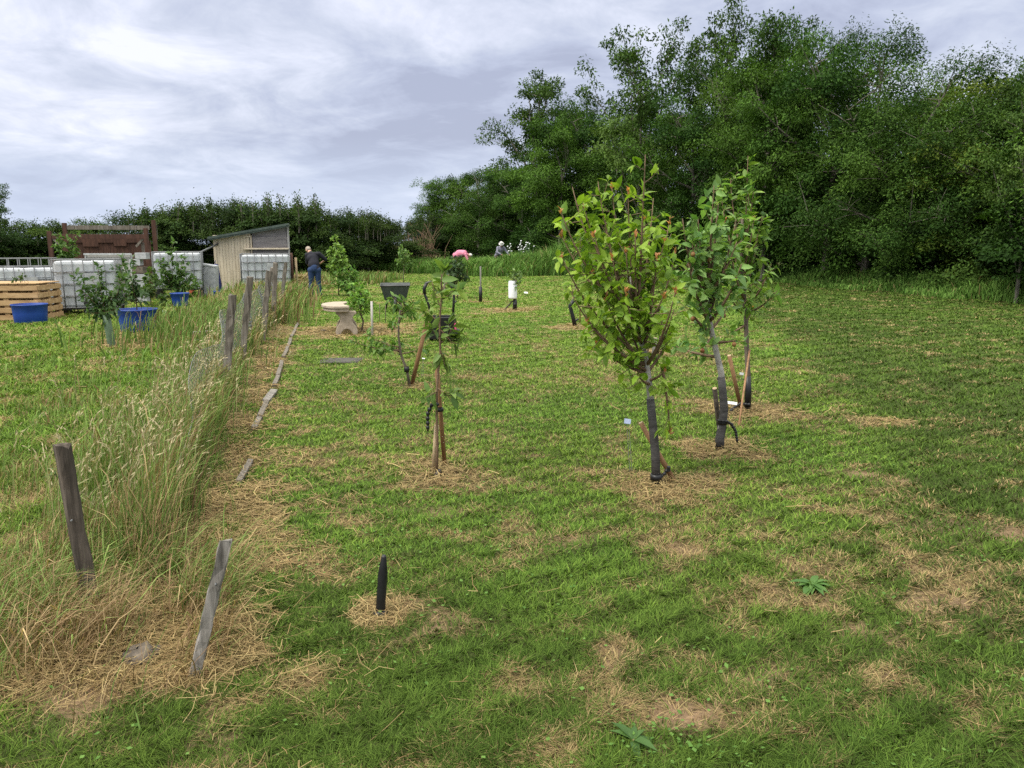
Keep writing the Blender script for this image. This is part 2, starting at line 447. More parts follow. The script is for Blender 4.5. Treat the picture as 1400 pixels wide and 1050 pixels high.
# ------------------------------------------------------------ grass blades
def blades(name, x, y, H, W, lean, ang, col, label, cat, mt='grass', z0=-.004, seg=1, obj=True):
    n = len(x); z = gz(x, y) + z0
    px = np.cos(ang) * W / 2; py = np.sin(ang) * W / 2
    la = rng.random(n) * 2 * np.pi if np.isscalar(lean[1]) else lean[1]
    lx = np.cos(la) * lean[0]; ly = np.sin(la) * lean[0]
    B = np.stack([x, y, z], -1); D = np.stack([px, py, np.zeros(n)], -1)
    LN = np.stack([lx, ly, np.zeros(n)], -1); U = np.zeros((n, 3)); U[:, 2] = H
    if seg == 1:
        V = np.stack([B - D, B + D, B - D * .8 + U * .6 + LN * .38, B + D * .8 + U * .6 + LN * .38, B + U + LN], 1)
        base = np.arange(n)[:, None] * 5
        q = base + np.array([0, 1, 3, 2]); t3 = base + np.array([2, 3, 4]); k = 5
    else:
        V = np.stack([B - D, B + D, B - D * .9 + U * .4 + LN * .15, B + D * .9 + U * .4 + LN * .15,
                      B - D * .7 + U * .75 + LN * .5, B + D * .7 + U * .75 + LN * .5, B + U * (1 - .25 * rng.random(n)[:, None]) + LN * 1.1], 1)
        base = np.arange(n)[:, None] * 7
        q = np.concatenate([base + np.array([0, 1, 3, 2]), base + np.array([2, 3, 5, 4])]); t3 = base + np.array([4, 5, 6]); k = 7
    return V.reshape(-1, 3), q, t3, np.repeat(col, k, 0)
def join(parts):
    V = []; Qs = []; T = []; Cc = []; o = 0
    for v, q, t3, c in parts:
        V.append(v); Cc.append(c)
        if q is not None and len(q): Qs.append(q + o)
        if t3 is not None and len(t3): T.append(t3 + o)
        o += len(v)
    return np.concatenate(V), (np.concatenate(Qs) if Qs else None), (np.concatenate(T) if T else None), np.concatenate(Cc)
def wedge(n, r0, r1, half=43):
    r = np.exp(rng.uniform(np.log(r0), np.log(r1), n)); a = np.radians(rng.uniform(-half, half, n))
    return r * np.sin(a), r * np.cos(a), r
# field edges beyond which the mown lawn stops
_e = [G(380, 372), G(500, 372), G(560, 378), G(640, 379), G(720, 376), G(800, 370), G(1060, 386), G(1200, 401), G(1400, 424), G(1500, 440)]
def lawn(n, r0=1.45, r1=46):
    x, y, r = wedge(n, r0, r1)
    dry, soil, dark, left, hay, nn, nm = masks(x, y)
    u = rng.random(n)
    keep = u > np.maximum(soil * .80, .25 * dry)
    keep &= rng.random(n) < .85 + .15 * sst(r, 4, 11)
    edge_c = np.exp(-((x - fence_x(y)) / .22) ** 2) * (y < 19)
    keep &= rng.random(n) > edge_c * .5
    x, y, r, dry, dark, left, hay, nn, nm = [q[keep] for q in (x, y, r, dry, dark, left, hay, nn, nm)]
    m = len(x); q = rng.random(m)
    # blades grow in small tufts: pull each toward the centre of its tuft and let it lean outward
    cell = .022 + .0035 * r; cell = .02 * 2 ** np.round(np.log2(cell / .02))
    ci, cj = np.floor(x / cell), np.floor(y / cell)
    h1 = np.modf(np.sin(ci * 127.1 + cj * 311.7) * 43758.5453)[0]; h2 = np.modf(np.sin(ci * 269.5 + cj * 183.3) * 43758.5453)[0]
    cx_, cy_ = (ci + .5 + .45 * h1) * cell, (cj + .5 + .45 * h2) * cell
    ox, oy = x - cx_, y - cy_
    pull = .45 + .4 * sst(r, 5, 12); x = cx_ + ox * pull; y = cy_ + oy * pull
    la = np.arctan2(oy, ox) + rng.normal(0, .5, m); tq = np.abs(h1)
    tuft = vn(x * 9, y * 9, 6)
    rough = np.maximum(left, 0) * (.6 + .8 * vn(x * 3, y * 3, 7))
    H = (.009 + .015 * rng.random(m) + .011 * tuft + .005 * dark + .009 * tq) * (1 + .8 * rough) * (1 + .15 * sst(r, 8, 30))
    isdry = (.8 * rng.random(m) + .2 * np.abs(h2)) < dry * .85
    H = np.where(isdry, H * .75, H)
    W = np.maximum(.0027, .00105 * r) * (.65 + .7 * rng.random(m))
    col = green(nn, nm, dark, left, q)
    st = lerp(C(.34, .26, .125), C(.19, .125, .06), rng.random(m) ** 1.5) * (.7 + .55 * q)[:, None]
    st = lerp(st, C(.17, .16, .06), (rng.random(m) < .25) * .8)
    col = np.where(isdry[:, None], st, col)
    lean = H * (.5 + 1.6 * rng.random(m)) * np.where(isdry, 1.7, 1)
    return blades('', x, y, H, W, (lean, la), la + np.pi / 2 + rng.normal(0, .5, m), col, '', '')
def clover(n):
    x, y, r = wedge(n, 1.6, 9); k = (fbm(x * 1.7 + 3, y * 1.7, 7, 3) > .64) & (rng.random(n) < .05) | (rng.random(n) < .008); x, y, r = x[k], y[k], r[k]; m = len(x)
    a = rng.random(m) * 6.283; Pp = np.stack([x, y, gz(x, y) + .012 + .022 * rng.random(m)], -1)
    D = np.stack([np.cos(a), np.sin(a), rng.normal(0, .2, m)], -1); S = np.stack([-np.sin(a), np.cos(a), rng.normal(0, .25, m)], -1)
    ln = (.010 + .012 * rng.random(m))[:, None]
    V = np.stack([Pp, Pp + D * ln * .6 + S * ln * .42, Pp + D * ln * 1.05, Pp + D * ln * .6 - S * ln * .42], 1).reshape(-1, 3)
    return V, np.arange(m)[:, None] * 4 + np.array([0, 1, 2, 3]), None, np.repeat(lerp(C(.055, .12, .025), C(.11, .20, .045), rng.random(m)), 4, 0)
V, q, t3, c = join([lawn(NL), clover(130000)])
tag(link('lawn_grass', np_mesh('lawn_grass', V, q, t3, c, M_['grass'])), 'short mown lawn grass with dry straw coloured patches over the whole field', 'grass', kind='stuff')

# loose hay: dead stems lying flat
def hay_stems(n):
    x, y, r = wedge(n * 9, 1.6, 22)
    dry, soil, dark, left, hay, nn, nm = masks(x, y)
    k = rng.random(len(x)) < np.clip(hay, 0, 1) ** 1.2 * .8 + .0015
    x, y, r = x[k][:n], y[k][:n], r[k][:n]; m = len(x)
    a = rng.random(m) * 2 * np.pi; ln = (.03 + .12 * rng.random(m) ** 1.8); W = np.maximum(.0017, .00075 * r) * (.8 + .5 * rng.random(m))
    z = gz(x, y) + .008 + .035 * rng.random(m) ** 1.5
    d = np.stack([np.cos(a), np.sin(a), rng.normal(0, .16, m)], -1) * ln[:, None] / 2
    p = np.stack([-np.sin(a), np.cos(a), rng.normal(0, .3, m)], -1) * W[:, None] / 2
    B = np.stack([x, y, z], -1); bend = np.stack([-np.sin(a), np.cos(a), .4 + 0 * a], -1) * (rng.normal(0, .10, m) * ln)[:, None]
    V = np.stack([B - d - p, B - d + p, B + bend - p, B + bend + p, B + d - p, B + d + p], 1).reshape(-1, 3)
    base = np.arange(m)[:, None] * 6
    q = np.concatenate([base + np.array([0, 1, 3, 2]), base + np.array([2, 3, 5, 4])])
    col = lerp(C(.37, .285, .135), C(.20, .13, .06), rng.random(m)) * (.7 + .6 * rng.random(m))[:, None]
    return V, q, None, np.repeat(col, 6, 0)
V, q, t3, c = hay_stems(44000)
tag(link('loose_hay', np_mesh('loose_hay', V, q, t3, c, M_['grass'])), 'loose cut hay lying along the fence and round the feet of the young trees', 'hay', kind='stuff')

# long grass: leaning curved blades and seeding stems
WIND = .3
def longgrass(x, y, H, greenish, r, Wk=.00095, lk=1.0):
    n = len(x)
    W = np.maximum(.0030, Wk * r) * (.65 + .5 * rng.random(n) + 1.3 * (rng.random(n) < .14))
    col = lerp(C(.075, .14, .030), C(.18, .25, .07), rng.random(n)) * (.65 + .75 * rng.random(n))[:, None]
    dryc = lerp(C(.36, .27, .14), C(.15, .09, .05), rng.random(n)) * (.55 + .8 * rng.random(n))[:, None]
    col = np.where((rng.random(n) < greenish)[:, None], col, dryc)
    la = rng.normal(WIND, 1.3, n)
    return blades('', x, y, H, W, (H * (.12 + .55 * rng.random(n) ** 1.3) * lk, la), rng.random(n) * np.pi, col, '', '', z0=-.01, seg=2)
def seedstems(x, y, H, r, pale=.5, hw=1.0):
    n = len(x); z = gz(x, y) - .01
    la = rng.normal(WIND, 1.2, n); ln = H * (.12 + .38 * rng.random(n))
    B = np.stack([x, y, z], -1); U = np.zeros((n, 3)); U[:, 2] = H
    Ln = np.stack([np.cos(la) * ln, np.sin(la) * ln, 0 * ln], -1)
    W = np.maximum(.0016, .0006 * r)
    ang = rng.random(n) * np.pi; D = np.stack([np.cos(ang), np.sin(ang), 0 * ang], -1)
    f = lambda s: B + U * s - U * .12 * (max(s - .7, 0) / .3) ** 2 + Ln * s * s
    col = lerp(C(.16, .19, .08), C(.36, .30, .17), rng.random(n))
    V1 = np.stack([f(0) - D * W[:, None] / 2, f(0) + D * W[:, None] / 2, f(.5) - D * W[:, None] / 2, f(.5) + D * W[:, None] / 2, f(.8) - D * W[:, None] / 2, f(.8) + D * W[:, None] / 2], 1).reshape(-1, 3)
    b1 = np.arange(n)[:, None] * 6
    q1 = np.concatenate([b1 + np.array([0, 1, 3, 2]), b1 + np.array([2, 3, 5, 4])])
    out = [(V1, q1, None, np.repeat(col, 6, 0))]
    # the head: several small spikelets along the last fifth
    hc = lerp(C(.22, .20, .11), C(.38, .32, .20), rng.random(n)) * (.8 + .4 * rng.random(n))[:, None]
    for s in np.linspace(.74, 1.0, 7):
        o = rng.normal(0, 1, (n, 3)) * .006 * hw
        c0 = f(s) + o; up = (f(min(s + .05, 1.04)) - f(s)); up /= np.linalg.norm(up, axis=1, keepdims=True)
        hl = (.018 + .014 * rng.random(n))[:, None] * (1 - .3 * (s - .7)) * 1.2; a2 = rng.random(n) * np.pi
        hwid = np.maximum(.0035, .00085 * r)[:, None] * hw
        dd = np.stack([np.cos(a2), np.sin(a2), .2 * np.sin(3 * a2)], -1)
        V2 = np.stack([c0, c0 + up * hl * .5 + dd * hwid, c0 + up * hl * 1.2, c0 + up * hl * .5 - dd * hwid], 1).reshape(-1, 3)
        out.append((V2, np.arange(n)[:, None] * 4 + np.array([0, 1, 2, 3]), None, np.repeat(hc, 4, 0)))
    return join(out)
parts = []
# strip along the fence
def strip(n, y0, y1, sd, off=-.22):
    y = np.exp(rng.uniform(np.log(y0), np.log(y1), n)); x = fence_x(y) + off + rng.normal(0, sd, n)
    x = np.where(x > fence_x(y) + .14, x - .3, x)
    cl = fbm(x * 3.1, y * 3.1, 1, 3); k = (rng.random(n) < sst(cl, .28, .62)) & (x > fence_x(y) - .80)
    return x[k], y[k]
x, y = strip(17000, 3.1, 20, .28); r = np.hypot(x, y)
Hs = (.14 + .36 * rng.random(len(x))) * (.6 + .6 * sst(y, 3.2, 5)); gr = .45 + .35 * sst(y, 3.4, 4.4); Hs *= 1 - .30 * sst(y, 5.5, 8)
parts.append(longgrass(x, y, Hs, gr, r))
x, y = strip(5500, 3.4, 19, .10, -.02); r = np.hypot(x, y)
parts.append(longgrass(x, y, (.30 + .35 * rng.random(len(x))) * (1 - .30 * sst(y, 5.5, 8)), .55, r))
# brown collapsed tussock by the near post
x = rng.normal(-1.75, .55, 12000); y = rng.normal(3.05, .30, 12000); r = np.hypot(x, y)
k = (x < fence_x(y) + .45) & (rng.random(12000) < sst(fbm(x * 5, y * 5, 2, 3), .30, .60)); x, y, r = x[k], y[k], r[k]
parts.append(longgrass(x, y, .06 + .24 * rng.random(len(x)) ** 1.5, .12 + .5 * sst(fbm(x * 2.2, y * 2.2, 5, 2), .45, .6), r, lk=2.4))
# rough tussocks over the left plot
x, y, r = wedge(90000, 3.0, 13); k = (x < fence_x(y) - .25) & (rng.random(len(x)) < sst(fbm(x * 1.6, y * 1.6, 6, 3), .44, .62)); x, y, r = x[k], y[k], r[k]
parts.append(longgrass(x, y, .06 + .12 * rng.random(len(x)), .85, r))
x, y = strip(1500, 3.6, 19, .34, -.30); r = np.hypot(x, y)
parts.append(seedstems(x, y, (.40 + .45 * rng.random(len(x))) * (.8 - .15 * sst(y, 5.5, 8)), r))
x, y, r = wedge(2600, 4.6, 11); k = (x < fence_x(y) - .3) & (x > fence_x(y) - 1.5) & (rng.random(len(x)) < .30 * sst(fbm(x * 1.2, y * 1.2, 3, 2), .4, .6)); x, y, r = x[k], y[k], r[k]
parts.append(seedstems(x, y, .35 + .4 * rng.random(len(x)), r))
# bigger weedy clump behind the second and third posts
n = 14000; x = rng.normal(-4.9, .75, n); y = rng.normal(15.3, 1.5, n); k = x < fence_x(y) - .1; x, y = x[k], y[k]
parts.append(longgrass(x, y, .2 + .45 * rng.random(len(x)), .8, np.hypot(x, y)))
n = 8000; y = rng.uniform(15, 22.5, n); x = fence_x(y) - .3 + rng.normal(-.3, .5, n)
parts.append(longgrass(x, y, .25 + .45 * rng.random(n), .6, np.hypot(x, y)))
V, q, t3, c = join(parts)
tag(link('long_grass', np_mesh('long_grass', V, q, t3, c, M_['grass'])), 'tall seeding grass growing up through the fence and over the left plot', 'grass', kind='stuff')

# meadow: tall bright grass along the far edge and a fringe at the foot of the trees
parts = []
n = 72000
x = rng.uniform(-12.5, 9.5, n); y = rng.uniform(37.5, 52, n)
front = 38.5 + .5 * np.sin(x * 1.1) + .28 * np.abs(x - 1) + 2.0 * sst(-x, 3.5, 7)
k = (y > front) & (y < front + 8); x, y, front = x[k], y[k], front[k]; n = len(x)
h = (1 - .22 * (1 - sst(x, -1.5, .5))) * (.80 + .7 * fbm(x * .4, y * .4, 2, 2) + .9 * sst(x, .5, 4) * (1 - sst(y, front + 3, front + 8) * .2)) * (.75 + .45 * rng.random(n)) * (.55 + .45 * sst(y, front, front + 1.2))
mp_ = longgrass(x, y, h, .93, np.hypot(x, y), Wk=.00072, lk=1.5)
mp_[3][:] *= np.array([.80, 1.0, .8]); parts.append(mp_)
n = 46000; tt = rng.random(n)
ex = np.interp(tt, [0, .3, .6, .8, 1], [18, 13.2, 12.0, 11.2, 7.5]); ey = np.interp(tt, [0, .3, .6, .8, 1], [15, 22.0, 27.5, 32.5, 40])
x = ex + rng.uniform(-.3, 2.3, n); y = ey + rng.normal(0, .4, n)
k = fbm(x * .9, y * .9, 5, 3) + .5 * sst(x - ex, 0, 1) > .42; x, y, ex = x[k], y[k], ex[k]; n = len(x)
fr = longgrass(x, y, (.14 + .5 * rng.random(n)) * (.35 + 1.0 * sst(x - ex, -.2, 1.0)), .95, np.hypot(x, y)); fr[3][:] *= np.array([.85, 1.05, .8]); parts.append(fr)
n = 16000; x = rng.uniform(-32, -5, n); y = rng.uniform(30, 36, n)
parts.append(longgrass(x, y, .15 + .35 * rng.random(n), .8, np.hypot(x, y)))
V, q, t3, c = join(parts)
tag(link('meadow_grass', np_mesh('meadow_grass', V, q, t3, c, M_['grass'])), 'tall uncut meadow grass along the far edge of the lawn and under the trees', 'grass', kind='stuff')
# ------------------------------------------------------------ leaves as numpy
def norm(a): return a / np.maximum(np.linalg.norm(a, axis=-1, keepdims=True), 1e-9)
def leaf4(Pp, D, Nn, Ln, Wd, col):
    D = norm(D); S = norm(np.cross(D, Nn)); U = np.cross(S, D)
    Ln = Ln[:, None]; Wd = Wd[:, None]
    V = np.stack([Pp, Pp + D * Ln * .45 + S * Wd * .5 + U * Wd * .18, Pp + D * Ln - U * Ln * .12, Pp + D * Ln * .45 - S * Wd * .5 + U * Wd * .18], 1).reshape(-1, 3)
    b = np.arange(len(Pp))[:, None] * 4
    T = np.concatenate([b + np.array([0, 1, 2]), b + np.array([0, 2, 3])])
    return V, None, T, np.repeat(col, 4, 0)
def leaf8(Pp, D, Nn, Ln, Wd, col, droop):
    D = norm(D); S = norm(np.cross(D, Nn)); U = np.cross(S, D)
    n = len(Pp); Ln = Ln[:, None]; Wd = Wd[:, None]; dr = droop[:, None]
    def pt(t, s, u): return Pp + D * Ln * t + S * Wd * s + U * (Wd * u - Ln * dr * t * t)
    V = np.stack([pt(0, 0, 0), pt(.32, 0, 0), pt(.68, 0, 0), pt(1, 0, 0), pt(.28, .44, .16), pt(.66, .40, .14), pt(.28, -.44, .16), pt(.66, -.40, .14)], 1).reshape(-1, 3)
    b = np.arange(n)[:, None] * 8
    Qd = np.concatenate([b + np.array([1, 2, 5, 4]), b + np.array([2, 1, 6, 7])])
    T = np.concatenate([b + np.array([0, 1, 4]), b + np.array([2, 3, 5]), b + np.array([1, 0, 6]), b + np.array([3, 2, 7])])
    return V, Qd, T, np.repeat(col, 8, 0)
def tree_meshes(name, seed, H, Rr, zb, nprim=10, nsec=7, per=230, cl=.75, ls=.12, c1=(.035, .075, .02), c2=(.07, .12, .035), up=.4, spiky=0, trunk_r=.16, fill=.3, droop=.25, lobed=.35, top=.0, lw=.5):
    g = np.random.default_rng(seed); pr = random.Random(seed)
    mb = MB(); ends = []
    hz_ = H - zb
    tp = [Vector((0, 0, -.1))]
    for i in range(1, 6):
        tp.append(Vector((pr.gauss(0, .05) * H * .12 * i / 3, pr.gauss(0, .05) * H * .12 * i / 3, H * .78 * i / 5)))
    mb.tube(tp, [trunk_r * (1 - .16 * i) for i in range(6)], 7)
    for i in range(nprim):
        a = 2 * math.pi * (i * .382 + pr.uniform(-.05, .05)); f = (i + .5) / nprim
        t = .10 + .86 * f; k = min(int(t * 5), 4); st = tp[k].lerp(tp[k + 1], t * 5 - k)
        zc = zb + hz_ * (.12 + .85 * f)
        # outline: widest at about 40% height, with uneven lobes
        rad = Rr * math.sqrt(max(.05, 1 - ((f - .38) / (.66 if f > .38 else .7)) ** 2)) * pr.uniform(1 - lobed, 1.08)
        en = Vector((math.cos(a) * rad * .75, math.sin(a) * rad * .75, zc + pr.uniform(-.05, .06) * hz_))
        if f > .85: en.z += top * hz_
        md = st.lerp(en, .5) + Vector((0, 0, -.06 * rad))
        mb.tube([st, md, en], [trunk_r * .38, trunk_r * .24, trunk_r * .1], 5)
        tint = pr.uniform(-.25, .75); lump = md.lerp(en, .75) - Vector((0, 0, .25))
        for j in range(nsec):
            s = md.lerp(en, pr.uniform(0, 1))
            d = Vector((pr.gauss(0, 1), pr.gauss(0, 1), pr.gauss(up * .6, .55))) ; d = d.normalized() * pr.uniform(.35, 1.0) * Rr * .42 + (en - st).normalized() * Rr * .14
            e2 = s + d
            if e2.z < .25: e2.z = pr.uniform(.2, .7)
            mb.tube([s, s.lerp(e2, .5) + Vector((0, 0, .05)), e2], [trunk_r * .13, trunk_r * .09, trunk_r * .04], 4, cap=False)
            ends.append((e2, d.normalized(), 1.0, tint, lump))
            if pr.random() < fill: ends.append((s.lerp(e2, .45), d.normalized(), .9, tint, lump))
    for i in range(spiky):
        a = pr.uniform(0, 6.28); q = math.sqrt(pr.random()) * Rr * .8
        s = Vector((math.cos(a) * q, math.sin(a) * q, zb + hz_ * (.97 - .35 * (q / Rr) ** 2))); e2 = s + Vector((pr.gauss(0, .10), pr.gauss(0, .10), pr.uniform(.25, 1.0)))
        mb.tube([s - Vector((0, 0, .6)), s, e2], [.02, .014, .008], 4, cap=False)
        ends.append((s.lerp(e2, .5), Vector((0, 0, 1)), -1.0, .3, s))
    Ps = []; Ds = []; Ns = []; Ls = []; Cs = []
    cc1, cc2 = np.array(c1) * np.array([.72, .76, .48]), np.array(c2) * np.array([1.18, 1.2, .68])
    for (c, d, k, tint, lump) in ends:
        spk = k < 0
        n = int(per * (.45 if spk else k) * pr.uniform(.6, 1.3)); r0 = cl * pr.uniform(.7, 1.25)
        if spk:
            off = g.normal(0, 1, (n, 3)) * np.array([.09, .09, .30])
        else:
            off = norm(g.normal(0, 1, (n, 3))) * (g.random((n, 1)) ** .33) * r0 * np.array([1, 1, .55])
            off += np.array(d)[None] * (g.random((n, 1)) - .3) * r0 * .8
            off[:, 2] -= droop * (off[:, 0] ** 2 + off[:, 1] ** 2) / max(r0, .1)
        p = np.array(c)[None] + off
        nn = norm(norm(off) * .45 + norm(p - np.array(lump)[None]) * .8 + np.array([0, 0, .6])[None] + g.normal(0, .36, (n, 3)))
        dd = norm(off * np.array([1, 1, .2]) / r0 + g.normal(0, .7, (n, 3)) + np.array([0, 0, -.25])[None])
        if spk: dd = norm(g.normal(0, .6, (n, 3)) + np.array([0, 0, .8])); nn = norm(g.normal(0, 1, (n, 3)))
        t = np.clip(g.normal(tint + pr.uniform(0, .35), .18, n), 0, 1.3)[:, None]
        Cs.append((cc1 * (1 - t) + cc2 * t) * g.uniform(.65, 1.35, (n, 1)))
        Ps.append(p); Ds.append(dd); Ns.append(nn); Ls.append(ls * g.uniform(.6, 1.25, n))
    Ps = np.concatenate(Ps); keep = Ps[:, 2] > .03
    Ps = Ps[keep]; Ds = np.concatenate(Ds)[keep]; Ns = np.concatenate(Ns)[keep]; Ls = np.concatenate(Ls)[keep]; Cs = np.concatenate(Cs)[keep]
    V, q, T, c = leaf4(Ps, Ds, Ns, Ls, Ls * lw, Cs)
    me = np_mesh(name + '_crown', V, q, T, c, M_['tree'])
    tm = bpy.data.meshes.new(name + '_trunk'); tm.from_pydata(mb.V, [], mb.F); tm.materials.append(M_['farbark']); tm.update()
    return tm, me, float(np.quantile(Ps[:, 2], .9985))
def place(kind, name, meshes, loc, rz, sc, label, cat, group=None):
    o = root(name, loc, label, cat, group, rz); o.scale = sc
    a = link('trunk', meshes[0], o); b = link('crown', meshes[1], o)
    return o
K = {}
# belt trees of 8 m nominal height
K['dense'] = tree_meshes('dense', 1, 8, 3.0, .5, 15, 7, 300, .62, .14, (.026, .062, .016), (.060, .115, .030))
K['dense2'] = tree_meshes('dense2', 2, 8, 3.1, .4, 15, 7, 320, .60, .125, (.024, .062, .018), (.055, .110, .032), droop=.4)
K['feather'] = tree_meshes('feather', 3, 8, 3.2, .5, 15, 7, 340, .66, .115, (.034, .078, .022), (.072, .130, .038), droop=.8, lw=.36)
K['yellow'] = tree_meshes('yellow', 4, 8, 3.0, .5, 14, 7, 300, .62, .13, (.045, .085, .018), (.100, .135, .032), droop=.5)
K['open'] = tree_meshes('open', 5, 8, 2.5, 2.6, 15, 5, 105, .42, .15, (.042, .085, .03), (.085, .135, .055), up=.9, fill=.5, lobed=.5, trunk_r=.11, top=.06)
K['gappy'] = tree_meshes('gappy', 6, 8, 2.7, 2.0, 19, 5, 165, .46, .14, (.030, .068, .022), (.065, .11, .036), fill=.4, lobed=.55, trunk_r=.15, top=.04)
K['bush'] = tree_meshes('bush', 7, 3, 1.7, .1, 9, 7, 190, .46, .115, (.022, .052, .016), (.055, .10, .030), trunk_r=.08)
K['bush2'] = tree_meshes('bush2', 8, 3, 1.7, .1, 9, 7, 190, .44, .11, (.020, .046, .017), (.045, .082, .030), trunk_r=.08, lw=.6)
K['hedge'] = tree_meshes('hedge', 9, 4, 2.1, .1, 10, 8, 200, .5, .12, (.022, .048, .018), (.052, .085, .030), spiky=34, trunk_r=.08)
K['hedge2'] = tree_meshes('hedge2', 10, 4, 2.1, .1, 10, 8, 200, .5, .12, (.024, .055, .018), (.062, .10, .028), spiky=10, trunk_r=.08)
K['hedge3'] = tree_meshes('hedge3', 12, 4, 2.1, .1, 10, 8, 200, .5, .12, (.024, .048, .020), (.050, .078, .032), spiky=55, trunk_r=.08)
K['column'] = tree_meshes('column', 13, 3, .6, .3, 9, 7, 110, .26, .10, (.04, .075, .03), (.075, .12, .05), spiky=7, trunk_r=.04)
KH = {'bush': 3, 'bush2': 3, 'hedge': 4, 'hedge2': 4, 'hedge3': 4, 'column': 3}
def height_at(px, top, Y):
    return P(px, top, Y).z
def tree_px(kind, name, px, top, Y, wscale, label, cat, group=None, rz=None):
    c = P(px, 400, Y); h = height_at(px, top, Y); s = h / K[kind][2]
    return place(kind, name, K[kind], (c.x, Y, gzf(c.x, Y)), rz if rz is not None else random.uniform(0, 6.28), (wscale, wscale, s), label, cat, group)
LB = {'dense': 'dense dark green tree in the tree belt along the right side', 'dense2': 'dense mid green leafy tree in the tree belt along the right side',
      'feather': 'feathery drooping green tree in the tree belt along the right side', 'yellow': 'yellowish green tree in the tree belt along the right side'}
belt = [  # kind, px, top, Y, width scale
 ('dense', 1500, 60, 20, 1.0), ('yellow', 1405, 85, 24, .95), ('feather', 1330, 92, 25, .95), ('yellow', 1290, 100, 30, 1.05), ('feather', 1235, 84, 27, 1.0), ('feather', 1180, 55, 29, 1.05),
 ('dense2', 1125, 48, 31, 1.05), ('feather', 1080, 52, 34, 1.1), ('dense', 1040, 75, 33, .9), ('dense', 1030, 35, 40, 1.1), ('feather', 985, 78, 38, 1.05),
 ('dense2', 940, 135, 38, 1.0), ('feather', 895, 160, 43, 1.1), ('dense', 850, 150, 47, 1.15), ('dense2', 800, 142, 50, 1.15), ('dense', 765, 165, 47, 1.0),
 ('dense2', 715, 222, 52, .95), ('feather', 655, 232, 54, 1.05), ('dense2', 618, 238, 57, .9), ('dense', 600, 262, 56, .7), ('dense', 675, 228, 58, 1.1)]
ORD = 'first second third fourth fifth sixth seventh eighth ninth tenth eleventh twelfth thirteenth fourteenth fifteenth sixteenth seventeenth eighteenth nineteenth twentieth twenty-first'.split()
for i, (k, px, tp_, Y, ws) in enumerate(belt):
    tree_px(k, 'broadleaf_tree', px, tp_, Y, ws, LB[k].replace(' in the tree belt along the right side', '') + ' of the right hand belt, ' + ORD[i] + ' counting from the right', 'tree', 'trees of the belt along the right side')
tree_px('open', 'tall_open_tree', 868, 30, 42, 1.25, 'tall open tree with thin upright limbs and sky showing through, left of the high belt', 'tree')
tree_px('open', 'tall_open_tree', 965, 8, 43, 1.15, 'tallest pale tree with a loose spiry top against the sky', 'tree')
tree_px('gappy', 'gappy_tree', 735, 96, 55, 1.45, 'tall gappy tree with bare twisted limbs standing alone against the clouds', 'tree')
tree_px('gappy', 'gappy_tree', 790, 135, 56, 1.0, 'shorter gappy tree just right of the tall twisted one', 'tree')
tree_px('open', 'tall_open_tree', 1055, 22, 42, .9, 'slim open tree poking above the dark belt right of the highest top', 'tree')
tree_px('open', 'tall_open_tree', 1390, 70, 21, .5, 'small thin leafed tree top leaning over the belt at the right edge', 'tree')
# shrubs under the belt
line = [(16.0, 16.5), (14.9, 19), (14.1, 21.5), (13.5, 24), (13.0, 26.5), (12.7, 29), (12.5, 31.5), (12.2, 34), (11.2, 37), (10.0, 40), (8.8, 43), (7.2, 46.5), (5.0, 49.5), (2.6, 52), (0, 53.5), (-2.4, 55), (-4.9, 56)]
for i, (x, y) in enumerate(line):
    k = 'bush' if i % 2 else 'bush2'
    place(k, 'shrub', K[k], (x + 1.3, y, gzf(x, y)), random.uniform(0, 6.28), (1.1, 1.1, random.uniform(.85, 1.35)), ('leafy green shrub' if i % 2 else 'dull dark green shrub') + ' at the foot of the tree belt, ' + ORD[i] + ' from the near end', 'shrub', 'shrubs at the foot of the tree belt')
    k2 = 'bush2' if i % 2 else 'bush'
    place(k2, 'shrub', K[k2], (x + 3.4, y + 1.4, gzf(x, y)), random.uniform(0, 6.28), (1.35, 1.35, random.uniform(1.5, 2.0)), 'tall bushy shrub inside the tree belt, ' + ORD[i] + ' from the near end', 'shrub', 'tall shrubs inside the tree belt')
# hedge along the back and left
hd = [(-60, 275, 31), (-20, 292, 33), (40, 302, 35), (85, 302, 36), (130, 300, 37), (175, 298, 37), (215, 284, 37), (262, 278, 38), (305, 272, 38), (345, 276, 38), (385, 276, 38), (425, 276, 39),
      (465, 288, 40), (505, 288, 42), (535, 300, 45), (585, 292, 54)]
for i, (px, tp_, Y) in enumerate(hd):
    k = ['hedge2', 'hedge', 'hedge3'][0 if px < 190 else (1 + i % 2)]
    tree_px(k, 'hedge_shrub', px, tp_, Y, 1.0, {'hedge': 'dark hedge shrub with upright shoots', 'hedge2': 'rounded dark hedge shrub', 'hedge3': 'dark hedge shrub with many spiky shoots in the back hedge'}[k] + ', ' + ORD[i] + ' from the left', 'hedge shrub', 'hedge shrubs along the back of the field')
for i in range(11):
    px = -40 + i * 56
    tree_px('bush2', 'understorey_shrub', px, 330, 40 + i * .5, 1.3, 'low dark shrub filling the foot of the back hedge, ' + ORD[i] + ' from the left', 'shrub', 'low shrubs under the back hedge')
tree_px('open', 'hedge_tree', -6, 252, 34, .55, 'thin loose tree rising over the hedge at the left edge', 'tree')
for sj, (px, tp_) in enumerate(((236, 280), (352, 278), (388, 268), (425, 268))):
    tree_px('column', 'hedge_sapling', px, tp_, 36.5, 1.3, 'slim upright sapling standing out of the back hedge, ' + ORD[sj] + ' from the left', 'sapling', 'slim saplings in the back hedge')
